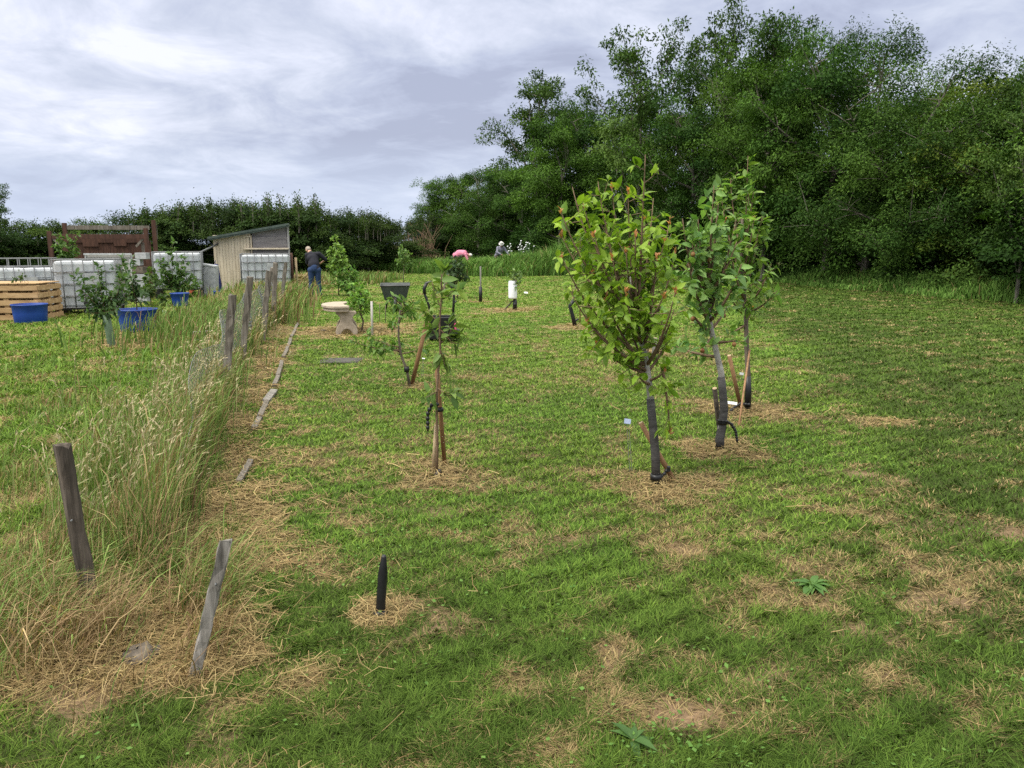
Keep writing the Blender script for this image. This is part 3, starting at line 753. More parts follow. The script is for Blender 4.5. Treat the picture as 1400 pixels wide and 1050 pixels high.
# leafless russet shrub in the hedge gap
m = MB(); c = P(570, 380, 50)
for i in range(90):
    a = random.uniform(0, 6.28); s = Vector((c.x + random.gauss(0, .7), 50 + random.gauss(0, .5), 0)); h = random.uniform(1.2, 3.0)
    m.tube([s, s + Vector((random.gauss(0, .2), random.gauss(0, .2), h * .6)), s + Vector((random.gauss(0, .5), random.gauss(0, .5), h))], [.03, .02, .008], 4, cap=False)
tag(m.build('bare_shrub', M_['twig'], org=(c.x, 50, 0)), 'leafless reddish brown shrub filling the gap in the far hedge', 'shrub').location = (c.x, 50, 0)

# ------------------------------------------------------------ young fruit trees
def bez(a, b, c, n=7):
    return [a.lerp(b, t).lerp(b.lerp(c, t), t) for t in [i / n for i in range(n + 1)]]
def sapling(name, label, cat, base, trunk, tr, limbs, leafn, ls, c1, c2, shoot=.16, redtips=0, group=None, stem='bark', lw=.52, bushy=(0, 0, 0, 0), droop=.28, fruit=0, tw=.004):
    """trunk: world points; limbs: list of (start, end) world; leaves on limbs and short side shoots"""
    g = np.random.default_rng(abs(hash((round(base[0], 3), round(base[1], 3)))) % 99999)
    pr = random.Random(int(g.integers(1e6)))
    r0 = root(name, base, label, cat, group)
    B = Vector(base)
    m = MB(); m.tube(trunk, [tr * (1 - .5 * i / (len(trunk) - 1)) for i in range(len(trunk))], 9)
    m.build('trunk', M_[stem], r0, B, smooth=True)
    br = MB(); Ps = []; Ds = []; Cs = []; Ls = []
    cc1, cc2 = np.array(c1), np.array(c2)
    def leaves_on(pts, n, size, tip=None):
        for _ in range(n):
            t = pr.random() ** .8 * (len(pts) - 1); i = min(int(t), len(pts) - 2); p = pts[i].lerp(pts[i + 1], t - i)
            d = (pts[i + 1] - pts[i]).normalized(); a = Vector((pr.gauss(0, 1), pr.gauss(0, 1), pr.gauss(0, 1))); a = (a - d * a.dot(d)).normalized()
            D = (a * 1.0 + d * pr.uniform(.2, .9) + Vector((0, 0, pr.uniform(-.35, .35)))).normalized()
            Ps.append(p); Ds.append(D); Ls.append(size * pr.uniform(.38, 1.25))
            f = min(1, max(0, pr.gauss(.45, .28))); Cs.append((cc1 * (1 - f) + cc2 * f) * pr.uniform(.7, 1.25))
    for li, lm in enumerate(limbs):
        s, e2 = lm[0], lm[1]; lr = tr * .45
        mid = s.lerp(e2, .5); mid += Vector(((e2.x - s.x) * .22, (e2.y - s.y) * .22, -abs((e2 - s).length) * .05))
        pts = bez(s, mid, e2, 8)
        br.tube(pts, [max(tw * .6, lr * (1 - .8 * i / 8)) for i in range(9)], 6)
        ln = (e2 - s).length; k = max(2, int(ln / .075))
        leaves_on(pts[1:], int(leafn * ln), ls)
        for j in range(k):
            t = .04 + .91 * (j + pr.random()) / k; i = min(int(t * 8), 7); p = pts[i].lerp(pts[i + 1], t * 8 - i)
            d = (pts[i + 1] - pts[i]).normalized(); a = Vector((pr.gauss(0, 1), pr.gauss(0, 1), pr.gauss(.1, .6))).normalized()
            q = p + (a * .8 + d * .5).normalized() * shoot * pr.uniform(.4, 1.3)
            br.tube([p, p.lerp(q, .5) + Vector((0, 0, -.004)), q], [tw * .7, tw * .55, tw * .4], 4, cap=False)
            leaves_on([p, q], int(leafn * shoot * 1.3) + 1, ls)
            # whorl at shoot end
            leaves_on([p.lerp(q, .85), q], 3, ls)
        if pr.random() < redtips:
            for _ in range(7):
                a = Vector((pr.gauss(0, .35), pr.gauss(0, .5), 1)).normalized()
                Ps.append(e2 + Vector((0, 0, pr.uniform(-.03, .01)))); Ds.append(a); Ls.append(ls * .44 * pr.uniform(.7, 1.1)); Cs.append(np.array((.52, .25, .11)) * pr.uniform(.7, 1.2))
        if fruit and pr.random() < fruit:
            i = pr.randint(3, 7); q = pts[i] - Vector((0, 0, .03)); fm = MB().caps(q, .017, q + Vector((0, 0, .004)), .017, 8)
            fm.build('fruit', M_['apple'], r0, B, smooth=True)
    bo = br.build('branches', M_['twig'] if stem != 'twig' else M_['twig'], r0, B, smooth=True)
    n = len(Ps); Ps = np.array([tuple(p) for p in Ps]); Ds = np.array([tuple(p) for p in Ds]); Ls = np.array(Ls)
    Nn = norm(np.array([0, 0, 1.0])[None] + g.normal(0, .65, (n, 3)))
    V, q, T, c = leaf8(Ps, Ds, Nn, Ls, Ls * lw, np.array(Cs), np.clip(g.normal(droop, .22, n), -.1, .9))
    V = V - np.array(tuple(B))[None]
    link('foliage', np_mesh('foliage', V, q, T, c, M_['leaf'], smooth=True), r0)
    return r0
def bx(px, py):
    p = G(px, py); return Vector((p.x, p.y, gzf(p.x, p.y)))
def add(r0, name, mb_, mt, smooth=False, bevel=0, label=None):
    return mb_.build(name, M_[mt], r0, r0.location, smooth, bevel, label)
def PP(Y, *pts): return [P(a, b, Y) for a, b in pts]
def jit(v, s): return v + Vector((0, random.uniform(-s, s), 0))
def chain(pts, r=.011):           # beaded rubber strap
    m = MB(); n = 0
    for a, b in zip(pts[:-1], pts[1:]):
        k = max(1, int((b - a).length / .022))
        for i in range(k):
            p = a.lerp(b, i / k); m.caps(p, r, p + (b - a).normalized() * .006, r, 8)
    m.tube(pts, r * .5, 6)
    return m
def strap_around(c, r, h=.03):
    return MB().lathe(c, [(r * .9, -h), (r + .004, -h), (r + .006, 0), (r + .004, h), (r * .9, h)], 14)
# front bright tree
b1 = bx(897, 668); Y = b1.y
tk = [b1 - Vector((0, 0, .03))] + PP(Y, (896, 620), (891, 560), (887, 520), (882, 485), (872, 450), (863, 415), (860, 370))
lm = []
for (sx_, sy_), (ex_, ey_) in [((884, 500), (764, 290)), ((884, 498), (786, 252)), ((880, 480), (820, 246)), ((878, 470), (846, 250)), ((872, 450), (872, 218)), ((872, 450), (858, 262)),
        ((875, 460), (902, 268)), ((870, 445), (926, 300)), ((880, 470), (936, 345)), ((884, 500), (915, 395)), ((884, 495), (766, 350)), ((886, 508), (776, 395)), ((884, 500), (800, 435)), ((884, 505), (905, 470)), ((884, 500), (862, 440)), ((886, 510), (840, 460)), ((884, 500), (826, 405)), ((880, 480), (892, 420)), ((888, 512), (815, 470)), ((884, 500), (920, 420)), ((880, 480), (770, 320)),
        ((866, 430), (836, 300)), ((866, 430), (806, 320)), ((864, 420), (884, 300)), ((868, 440), (800, 280)), ((876, 462), (862, 320)), ((880, 480), (895, 350)), ((878, 470), (830, 350)), ((888, 525), (866, 505)), ((888, 520), (908, 500)), ((886, 508), (925, 455)), ((866, 425), (912, 330)), ((872, 455), (905, 400)), ((878, 470), (845, 395)), ((868, 435), (852, 340)), ((870, 440), (815, 375))]:
    if ey_ < 345: sx_, sy_ = (864, 418) if ex_ % 2 else (871, 446)      # upper limbs leave the stem high up
    if ey_ > 370 and ex_ > 870: ex_ -= 6
    s = P(sx_, sy_, Y); e2 = jit(P(ex_, ey_, Y), .34); lm.append((s, e2))
lm.append((P(905, 500, Y), P(916, 590, Y - .05)))
t1 = sapling('fruit_tree', 'bright yellow-green young tree with orange shoot tips, nearest of the staked trees', 'tree', b1, tk, .026, lm, 10, .080, (.12, .23, .02), (.31, .45, .055), shoot=.13, redtips=.7, stem='silver')
add(t1, 'tree_wrap', MB().tube(PP(Y, (897, 662), (896, 620), (892, 575), (889, 545)), [.030, .029, .028, .026], 12), 'wrap', True)
add(t1, 'tie', strap_around(P(897, 652, Y), .034, .02), 'black', True)
def stake(name, a, b_, r, mt, label, group=None, n=10, flat=False):
    a = Vector(a); o = root(name, a, label, 'stake', group)
    m = MB()
    if flat: m.tube([a, b_], r, 4, squash=.55)
    else: m.tube([a - (b_ - a).normalized() * .06, a.lerp(b_, .5), b_], [r, r, r * .97], n)
    add(o, 'shaft', m, mt, not flat, 0)
    e_ = MB(); d = (b_ - a).normalized(); e_.tube([b_ + d * .0005, b_ + d * .0022], r * .93, n); add(o, 'cut_end', e_, 'palestake')
    return o
stake('tree_stake', bx(921, 662), P(876, 578, Y + .10), .017, 'stake', 'round brown stake leaning left behind the wrapped trunk of the bright nearest tree')
o = root('rubber_tie', P(905, 655, Y), 'black rubber tie between the nearest tree and its stake', 'tree tie')
add(o, 'strap', chain([P(900, 655, Y - .02), P(908, 648, Y), P(914, 640, Y + .02)], .012), 'black', True)
add(o, 'buckle', MB().box(P(914, 641, Y + .0), (.022, .03, .035)), 'black', False, .003)
# second tree
b2 = bx(985, 617); Y = b2.y
tk = [b2 - Vector((0, 0, .03))] + PP(Y, (983, 605), (985, 590), (990, 560), (986, 510), (979, 480), (972, 450), (967, 415), (966, 370))
lm = []
for (sx_, sy_), (ex_, ey_) in [((968, 440), (925, 300)), ((968, 430), (945, 300)), ((967, 400), (967, 256)), ((967, 400), (992, 268)), ((968, 420), (1008, 300)), ((970, 440), (930, 360)), ((970, 440), (1000, 360)),
        ((972, 455), (940, 420)), ((970, 445), (955, 340)), ((967, 420), (980, 320)), ((967, 415), (935, 330)), ((974, 462), (950, 470)), ((972, 450), (1000, 420)), ((967, 400), (952, 300)), ((967, 405), (1000, 330)), ((975, 468), (1000, 462)), ((980, 488), (935, 480)), ((967, 400), (976, 290)), ((970, 430), (985, 380)), ((970, 430), (945, 385))]:
    lm.append((P(sx_, sy_, Y), jit(P(ex_, ey_, Y), .32)))
t2 = sapling('fruit_tree', 'grey-green young tree with pale silvery trunk, middle of the three right hand trees', 'tree', b2, tk, .032, lm, 15, .088, (.065, .16, .035), (.26, .40, .12), shoot=.10, redtips=.15, stem='silver', fruit=.6)
add(t2, 'tree_wrap', MB().tube(PP(Y, (984, 612), (984, 600), (987, 585), (990, 560), (988, 535), (986, 515)), [.036, .037, .033, .033, .031, .029], 12), 'wrap', True)
stake('tree_stake', bx(986, 606), P(977, 531, Y + .08), .020, 'darkpost', 'short dark stake directly behind the silvery middle tree')
o = root('rubber_tie', P(990, 577, Y), 'black beaded strap looping out to the right of the silvery middle tree', 'tree tie')
add(o, 'strap', chain([P(983, 575, Y - .04), P(993, 576, Y - .04), P(1000, 580, Y), P(1006, 590, Y), P(1008, 605, Y)], .012), 'black', True)
add(o, 'collar', strap_around(P(988, 577, Y), .036, .015), 'black', True)
# third tree
b3 = bx(1022, 559); Y = b3.y
tk = [b3 - Vector((0, 0, .03))] + PP(Y, (1023, 520), (1021, 480), (1020, 440), (1017, 400), (1014, 350), (1015, 300))
lm = []
for (sx_, sy_), (ex_, ey_) in [((1018, 410), (1020, 214)), ((1016, 380), (1036, 255)), ((1016, 380), (1000, 262)), ((1018, 420), (1050, 360)), ((1019, 430), (1052, 395)), ((1017, 400), (1045, 320)), ((1018, 410), (990, 340)), ((1018, 430), (985, 400)),
        ((1019, 440), (1042, 425)), ((1015, 350), (1028, 260)), ((1015, 350), (1008, 240)), ((1016, 380), (1040, 290)), ((1017, 400), (1002, 300)), ((1019, 445), (1000, 455)), ((1016, 370), (1020, 300)), ((1018, 420), (1030, 380))]:
    lm.append((P(sx_, sy_, Y), jit(P(ex_, ey_, Y), .36)))
t3_ = sapling('fruit_tree', 'darker young fruit tree with a reddish brown trunk, farthest right of the staked trees', 'tree', b3, tk, .028, lm, 14, .088, (.065, .15, .025), (.22, .34, .06), shoot=.11, redtips=.5)
add(t3_, 'tree_wrap', MB().tube(PP(Y, (1022, 556), (1023, 535), (1022, 514)), [.034, .032, .030], 12), 'black', True)
stake('tree_stake', bx(1013, 556), P(997, 486, Y - .05), .020, 'stake', 'brown stake leaning left beside the farthest right hand tree')
stake('thin_stick', bx(1010, 582), P(1025, 478, Y), .010, 'stake', 'thin pale stick propped against the trunk of the farthest right hand tree')
o = root('rubber_tie', P(1012, 555, Y), 'black beaded strap at the foot of the farthest right hand tree', 'tree tie')
add(o, 'strap', chain([P(1024, 553, Y - .05), P(1012, 552, Y - .05), P(1004, 557, Y - .05), P(998, 562, Y - .1)], .015), 'black', True)
# thin staked sapling in the middle
b4 = bx(597, 656); Y = b4.y
tk = [b4 - Vector((0, 0, .02))] + PP(Y, (598, 610), (597, 560), (598, 520), (602, 480), (601, 440), (604, 400), (603, 380))
lm = [(P(a, b_, Y), jit(P(c_, d_, Y), .12)) for (a, b_), (c_, d_) in [((602, 470), (622, 440)), ((602, 465), (585, 440)), ((601, 440), (583, 425)), ((603, 410), (624, 392)), ((603, 420), (590, 385)), ((603, 400), (604, 374)), ((601, 450), (618, 470)), ((598, 535), (582, 542)), ((598, 530), (618, 545)), ((602, 478), (608, 500)), ((603, 400), (612, 376))]]
t4 = sapling('fruit_tree', 'thin sapling with few large leaves tied between two stakes in mid lawn', 'sapling', b4, tk, .010, lm, 17, .10, (.09, .17, .04), (.24, .34, .08), shoot=.055, redtips=0, lw=.45, stem='twig', droop=.4)
add(t4, 'root_collar', MB().caps(P(598, 652, Y - .02), .028, P(600, 645, Y), .02, 10), 'black', True)
stake('tree_stake', bx(608, 640), P(596, 488, Y + .02), .016, 'stake', 'tall brown stake with a pale cut top beside the thin middle sapling')
stake('short_stake', bx(593, 650), P(597, 582, Y + .02), .016, 'palestake', 'short pale brown stake at the foot of the thin middle sapling')
o = root('rubber_tie', P(597, 556, Y), 'black beaded strap hanging left of the thin middle sapling', 'tree tie')
add(o, 'strap', chain([P(598, 553, Y - .03), P(590, 554, Y - .03), P(585, 565, Y - .02), P(585, 578, Y - .02), P(585, 590, Y - .02)], .013), 'black', True)
add(o, 'loop', strap_around(P(601, 560, Y + .02), .022, .012), 'black', True)
# low spreading sapling
b5 = bx(561, 530); Y = b5.y
tk = [b5 - Vector((0, 0, .02))] + PP(Y, (556, 505), (548, 485), (545, 460), (545, 440), (549, 412))
lm = [(P(a, b_, Y), jit(P(c_, d_, Y), .25)) for (a, b_), (c_, d_) in [((548, 480), (486, 462)), ((546, 475), (505, 458)), ((547, 482), (525, 470)), ((546, 455), (530, 440)), ((547, 430), (568, 415)), ((548, 415), (540, 402)), ((547, 425), (560, 432)), ((549, 484), (575, 478)), ((547, 478), (515, 478)), ((545, 445), (556, 408))]]
t5 = sapling('fruit_tree', 'low spreading sapling with one branch reaching left beside a brown stake', 'sapling', b5, tk, .016, lm, 26, .085, (.07, .15, .035), (.17, .28, .06), shoot=.09, stem='bark', lw=.4, droop=.45)
add(t5, 'tie', strap_around(P(556, 505, Y), .024, .03), 'black', True)
stake('tree_stake', bx(563, 528), P(584, 438, Y - .1), .024, 'stake', 'brown stake leaning right beside the low spreading sapling')
# ------------------------------------------------------------ more young trees over the lawn
def small_tree(px, py, top, half, label, c1, c2, nl=14, ls=.085, leafn=26, tr=.018, clear=.25, group=None, shoot=.12, tip=.0):
    b_ = bx(px, py); Y = b_.y; hh = P(px, top, Y).z; s = Y / 1050
    tk = [b_ - Vector((0, 0, .02))] + [b_ + Vector((random.gauss(0, .015), random.gauss(0, .015), hh * k)) for k in (.2, .4, .6, .8)]
    lm = []
    for i in range(nl):
        f = (i + .5) / nl; z0 = hh * (clear + (.8 - clear) * f * .8); a = i * 2.4
        rad = half * s * (1 - .55 * f ** 2) * random.uniform(.7, 1.1)
        lm.append((b_ + Vector((0, 0, z0)), b_ + Vector((math.cos(a) * rad, math.sin(a) * rad, min(hh * 1.0, z0 + hh * random.uniform(.12, .24))))))
    lm.append((b_ + Vector((0, 0, hh * .6)), b_ + Vector((0, 0, hh))))
    c1, c2 = tuple(v * 1.35 for v in c1), tuple(v * 1.4 for v in c2)
    return sapling('fruit_tree', label, 'sapling', b_, tk, tr, lm, leafn, ls, c1, c2, shoot=shoot, redtips=tip, group=group)
small_tree(463, 404, 326, 13, 'tall narrow bright green sapling just right of the standing man', (.075, .14, .03), (.17, .25, .06), 22, .12, 17, clear=.28, shoot=.2)
small_tree(476, 405, 365, 17, 'short round green bush-like sapling behind the stone bench', (.05, .12, .025), (.12, .20, .045), 22, .12, 18, clear=.15, shoot=.2)
small_tree(494, 452, 385, 17, 'bushy bright green sapling beside the stone bench with a white post', (.07, .15, .03), (.16, .27, .05), 24, .085, 24, clear=.30, shoot=.13)
small_tree(552, 388, 340, 9, 'slender far sapling with a pale stem above the grey wheelbarrow', (.055, .11, .03), (.12, .19, .05), 10, .13, 12, clear=.45, shoot=.2)
small_tree(625, 408, 352, 14, 'small dark leaved tree behind the black two-handled cart', (.022, .045, .02), (.05, .08, .03), 20, .13, 16, clear=.3, shoot=.22)
small_tree(899, 487, 430, 12, 'small sapling half hidden behind the nearest bright tree', (.07, .14, .03), (.14, .22, .05), 9, .08, 14, clear=.5)
t7 = small_tree(704, 424, 368, 10, 'sapling growing out of a white plastic guard in mid lawn', (.07, .12, .04), (.14, .20, .07), 8, .10, 10, clear=.55, tr=.016)
Y = t7.location.y
g7 = P(701, 424, Y)
o = root('tree_guard', P(701, 408, Y), 'white plastic jug-shaped guard slipped over the sapling stem in mid lawn', 'tree guard')
zt, zb_ = P(701, 384, Y).z, P(701, 408, Y).z
m = MB().lathe((g7.x, Y, 0), [(.05, zb_ - .01), (.10, zb_), (.105, zb_ + .03), (.105, zt - .04), (.09, zt), (.05, zt + .006)], 20); add(o, 'shell', m, 'white', True)
o = root('tree_stake', bx(704, 424), 'black sleeve round the foot of the white guarded sapling', 'trunk sleeve')
add(o, 'sleeve', MB().tube([bx(704, 424), P(704, 409, Y)], [.055, .045], 10), 'black', True)
add(o, 'tie', strap_around(P(704, 416, Y), .05, .02), 'black', True)
stake('tree_stake', bx(690, 424), P(701, 411, Y), .018, 'darkpost', 'short dark prop leaning against the white guarded sapling')
# black sleeved stake
b_ = bx(657, 412); Y = b_.y
o = root('tree_stake', b_, 'tall thin pale stake with a black sleeve on its lower half near the meadow edge', 'stake')
add(o, 'shaft', MB().tube([b_, P(657, 364, Y)], .022, 8), 'greywood', True)
add(o, 'sleeve', MB().tube([b_, P(657, 392, Y)], .048, 10), 'black', True)
add(o, 'twig', MB().tube([P(657, 411, Y), P(652, 409, Y), P(648, 403, Y)], .008, 5), 'twig', True)
# crooked black sleeved sapling
b_ = bx(785, 446); Y = b_.y
o = root('sapling_stump', b_, 'crooked thin sapling wrapped in a black sleeve, leaning left of the bright nearest tree', 'sapling')
add(o, 'stem', MB().tube(PP(Y, (785, 446), (783, 432), (779, 418), (785, 408), (787, 392)), [.025, .024, .022, .018, .008], 8), 'bark', True)
add(o, 'sleeve', MB().tube(PP(Y, (786, 446), (783, 432), (779, 418), (785, 410)), [.042, .038, .036, .034], 10), 'black', True)
add(o, 'tie', MB().tube(PP(Y, (784, 440), (791, 436)), [.03, .015], 8), 'black', True)
stake('thin_stick', bx(793, 443), P(793, 421, Y), .011, 'stake', 'thin brown stick standing right of the crooked black sleeved sapling')
stake('white_post', bx(509, 458), P(508, 412, bx(509, 458).y), .021, 'whitewood', 'slim whitish post standing right of the bushy sapling by the bench')
for px, py, top, lb in ((527, 440, 418, 'left thin dark cane on the bare earth behind the bench'), (519, 440, 415, 'second thin dark cane on the bare earth behind the bench')):
    stake('garden_cane', bx(px, py), P(px, top, bx(px, py).y), .008, 'bark', lb)
stake('short_stake', bx(893, 490), P(896, 462, bx(893, 490).y), .03, 'greywood', 'pale short stake behind the nearest bright tree', None)
stake('white_post', bx(608, 402), P(607, 382, bx(608, 402).y), .03, 'whitewood', 'slim white tree post behind the black two-handled cart')
# plant labels
def plabel(px, py, lx, ly, w_, h_, Y, label, mt='bag'):
    b_ = bx(px, py); o = root('plant_label', b_, label, 'plant label')
    top = P(lx, ly, b_.y)
    add(o, 'rod', MB().tube([b_ + Vector((-.006, 0, 0)), top + Vector((-.006, 0, 0))], .0018, 5).tube([b_ + Vector((.010, 0, 0)), top + Vector((.008, 0, 0))], .0018, 5), 'steel')
    add(o, 'plate', MB().box(top, (w_, .003, h_), Matrix.Rotation(-.4, 3, 'X') @ Matrix.Rotation(.15, 3, 'Y')), mt, False, .0008)
M_['platem'] = mat('label_plate', (.30, .36, .52), (.36, .42, .58), 8, rough=.35)
plabel(862, 648, 858, 576, .046, .036, 0, 'small blue-grey plate on a thin double wire left of the nearest tree', 'platem')
plabel(1001, 562, 1001, 551, .095, .028, 0, 'white plate between the middle and far right hand trees', 'white')
plabel(1014, 520, 1014, 511, .05, .03, 0, 'small grey plate left of the farthest right hand trunk')
plabel(577, 517, 579, 490, .035, .014, 0, 'small pale plate on a wire right of the low spreading sapling', 'white')
plabel(720, 404, 719, 400, .12, .05, 0, 'tiny white plate in the far lawn right of the white guard', 'white')

# ------------------------------------------------------------ posts
b_ = bx(520, 849); tp_ = P(525, 759, b_.y + .0)
o = root('ground_spike', b_, 'black pointed plastic post standing alone in the near lawn', 'post')
d = tp_ - b_
add(o, 'shaft', MB().tube([b_ - d * .1, b_ + d * .05, b_ + d * .7, b_ + d * .97, b_ + d], [.0205, .0205, .0205, .011, .008], 20), 'black', True)
add(o, 'collar', MB().lathe(b_, [(.022, -.02), (.032, -.01), (.033, .012), (.024, .02), (.021, .022)], 20), 'black', True)
def post(name, base, top, w_, d_, mt, label, group=None, cant=0, rough=.004, n=12, rnd=False):
    b_ = Vector(base); o = root(name, b_, label, 'post', group)
    ax = (top - b_); L_ = ax.length; z = ax.normalized(); x = Vector((1, .2, 0)); x = (x - z * x.dot(z)).normalized(); y = z.cross(x)
    m = MB(); vs = []; pr = random.Random(int(abs(b_.x * 1000)))
    out_ = [(-1, -.8), (-.8, -1), (.8, -1), (1, -.8), (1, .8), (.8, 1), (-.8, 1), (-1, .8)]
    wob = [x * pr.gauss(0, w_ * .035) + y * pr.gauss(0, w_ * .03) for _ in range(n + 1)]
    if rnd: out_ = [(math.cos(a_ * .7854 + .39) * 1.05, math.sin(a_ * .7854 + .39) * 1.05) for a_ in range(8)]
    for i in range(n + 1):
        t = -.08 + 1.08 * i / n
        for k, (a, c_) in enumerate(out_):
            j = Vector((pr.gauss(0, rough), pr.gauss(0, rough), pr.gauss(0, rough * 3.2) if i == n else 0)) * .5 + wob[i]
            vs.append(b_ + z * (L_ * t + (cant * a * w_ if i == n else 0)) + x * a * w_ / 2 + y * c_ * d_ / 2 + j)
    F = [(i * 8 + k, i * 8 + (k + 1) % 8, (i + 1) * 8 + (k + 1) % 8, (i + 1) * 8 + k) for i in range(n) for k in range(8)] + [tuple(n * 8 + k for k in range(8)), tuple(range(8))[::-1]]
    m.add(vs, F); add(o, 'shaft', m, mt)
    return o, z, x, y, L_
b_ = bx(125, 838); o, z, x, y, L_ = post('leaning_post', b_, P(84, 607, b_.y - .03), .066, .055, 'darkpost', 'thick dark weathered post leaning left in the near brown grass', cant=-.06, rnd=True)
add(o, 'nail', MB().caps(b_ + z * L_ * .55 - y * .035, .004, b_ + z * L_ * .55 - y * .045, .003, 6), 'steel')
b_ = bx(266, 930); o, z, x, y, L_ = post('flat_stake', b_, P(309, 739, b_.y), .042, .018, 'greywood', 'thin flat silver-grey board stake leaning right in the near grass', cant=.15)
add(o, 'nail', MB().caps(b_ + z * L_ * .7 - y * .010, .004, b_ + z * L_ * .7 - y * .016, .003, 6), 'steel')
fp = [(304, 7.7, 318, 403, .072, .055, 'nearest upright weathered fence post, cut square'),
      (330, 9.6, 342, 378, .076, .055, 'tall weathered fence post second from the near end'),
      (361, 12.2, 368, 370, .085, .06, 'narrow darker fence post third from the near end'),
      (377, 15.2, 377, 360, .085, .07, 'fourth fence post with a knobbly top in front of the white tank'),
      (387, 17.6, 391, 359, .08, .07, 'fifth fence post in front of the white tank, right of the knobbly one'),
      (372, 18.8, 372, 366, .08, .07, 'sixth thin fence post almost hidden in the grass before the tank')]
tops = []
for px, Y, tx, ty, w_, d_, lb in fp:
    c_ = P(px, 500, Y); b_ = Vector((c_.x, Y, gzf(c_.x, Y))); tp_ = P(tx, ty, Y); tops.append((b_, tp_))
    o, z, x, y, L_ = post('fence_post', b_, tp_, w_, d_, 'weathered', lb, 'posts of the wire fence', rough=.006)
    add(o, 'nail', MB().caps(b_ + z * L_ * .8 - y * d_ * .5, .005, b_ + z * L_ * .8 - y * (d_ * .5 + .012), .004, 6), 'steel')
# sagging wire netting
m = MB()
st = [G(232, 770)] + [Vector((fence_x(y) + .02, y, 0)) for y in (5.3, 6.4, 7.7, 9.6, 12.2, 15.2, 17.6)]
hs = [.10, .42, .55, .62, .80, .72, .70, .66]
ys = [p.y for p in st]; xs = [p.x for p in st]
tot = ys[-1] - ys[0]; nx = 300; nzn = 15
V = []; 
for i in range(nx + 1):
    y = ys[0] + tot * (i / nx) ** 1.25; x = np.interp(y, ys, xs); h = np.interp(y, ys, hs) * (1 + .08 * math.sin(y * 3.1))
    for k in range(nzn + 1):
        f = k / nzn; V.append(Vector((x + .07 * math.sin(y * 2.3 + 3 * f) * f - .05 * f + ((i + k) % 2) * .004, y, gzf(x, y) + .01 + h * f)))
F = []
for i in range(nx):
    for k in range(nzn):
        a, b2_ = (i * (nzn + 1) + k, (i + 1) * (nzn + 1) + k + 1) if (i + k) % 2 == 0 else (i * (nzn + 1) + k + 1, (i + 1) * (nzn + 1) + k)
        p, q = V[a], V[b2_]; r_ = max(.0014, .00018 * p.y)
        m.tube([p, q], r_, 3, cap=False)
o = root('wire_fence', (st[1].x, st[1].y, 0), 'sagging grey chicken wire netting running between the weathered posts', 'wire fence')
add(o, 'netting', m, 'net')
m = MB(); m.tube([V[i * (nzn + 1) + nzn] for i in range(nx + 1)], .0022, 4); add(o, 'top_wire', m, 'net')
# edging boards along the fence foot
for i, (a, b_, w_, lb) in enumerate([((327, 668), (343, 636), .05, 'short grey edging board lying in the straw, nearest to the camera'),
        ((348, 590), (366, 551), .06, 'grey edging board below the near fence posts'), ((364, 553), (375, 538), .09, 'pale broken block at the end of the second edging board'),
        ((376, 530), (386, 498), .06, 'half buried edging board along the fence foot'), ((388, 492), (398, 466), .06, 'dark edging board along the fence foot, beyond the half buried one'), ((399, 462), (409, 438), .06, 'farthest edging board along the fence foot')]):
    A_, B_ = bx(*a), bx(*b_); c_ = (A_ + B_) / 2; dd = (B_ - A_); ang = math.atan2(dd.y, dd.x)
    o = root('edging_board', c_, lb, 'board'); rot = Matrix.Rotation(ang, 3, 'Z') @ Matrix.Rotation(.12, 3, 'X')
    mb_ = MB(); k = 3
    for j in range(k):
        mb_.box(c_ + dd * ((j + .5) / k - .5) + Vector((0, 0, .012)), (dd.length / k * .99, w_ * .8, .05 + .006 * (j % 2)), rot @ Matrix.Rotation(.02 * (j - 1), 3, 'Z'))
    add(o, 'plank', mb_, 'greywood' if i == 2 else 'weathered', False, .004)
# rock in the near grass
def rock(px, py, r, label, name='rock', mt='rock', sq=.6):
    b_ = bx(px, py); g = random.Random(px); m = MB(); m.lathe(b_ + Vector((0, 0, r * sq * .3)), [(r * .02, -r * sq)] + [(r * math.cos(a), r * sq * math.sin(a)) for a in [x * .26 for x in range(-5, 6)]] + [(r * .02, r * sq)], 14)
    m.V = [tuple(Vector(v) + Vector((g.gauss(0, r * .06), g.gauss(0, r * .06), g.gauss(0, r * .06)))) for v in m.V]
    o = m.build(name, M_[mt], None, b_, True); o.location = b_; return tag(o, label, 'rock')
rock(192, 912, .062, 'rough grey-brown rock in the straw between the two near posts')
rock(212, 905, .035, 'small brown stone touching the right of the rough rock')
# weeds
def rosette(px, py, n, ls, label, cols):
    b_ = bx(px, py); o = root('broadleaf_weed', b_, label, 'weed')
    g = np.random.default_rng(px); a = g.random(n) * 6.28; el = g.uniform(.1, .7, n)
    D = np.stack([np.cos(a) * np.cos(el), np.sin(a) * np.cos(el), np.sin(el)], -1); Ls = ls * g.uniform(.6, 1.1, n)
    V, q, T, c = leaf8(np.zeros((n, 3)) + [0, 0, .015], D, np.tile([0, 0, 1.0], (n, 1)) + g.normal(0, .1, (n, 3)), Ls, Ls * .38, lerp(C(*cols[0]), C(*cols[1]), g.random(n)), g.uniform(.3, .7, n))
    link('leaves', np_mesh('leaves', V, q, T, c, M_['leaf'], smooth=True), o)
    add(o, 'crown_root', MB().caps(b_, .008, b_ + Vector((0, 0, .012)), .006, 8), 'twig', True)
rosette(866, 1018, 16, .085, 'flat rosette of dark green leaves at the bottom of the lawn', ((.05, .11, .03), (.08, .16, .04)))
rosette(1110, 808, 20, .11, 'bluish green jagged weed in the right hand lawn', ((.06, .135, .03), (.10, .19, .045)))
rosette(235, 535, 40, .22, 'bright green clump of broad leaves beside the fence posts', ((.07, .17, .03), (.12, .24, .05)))
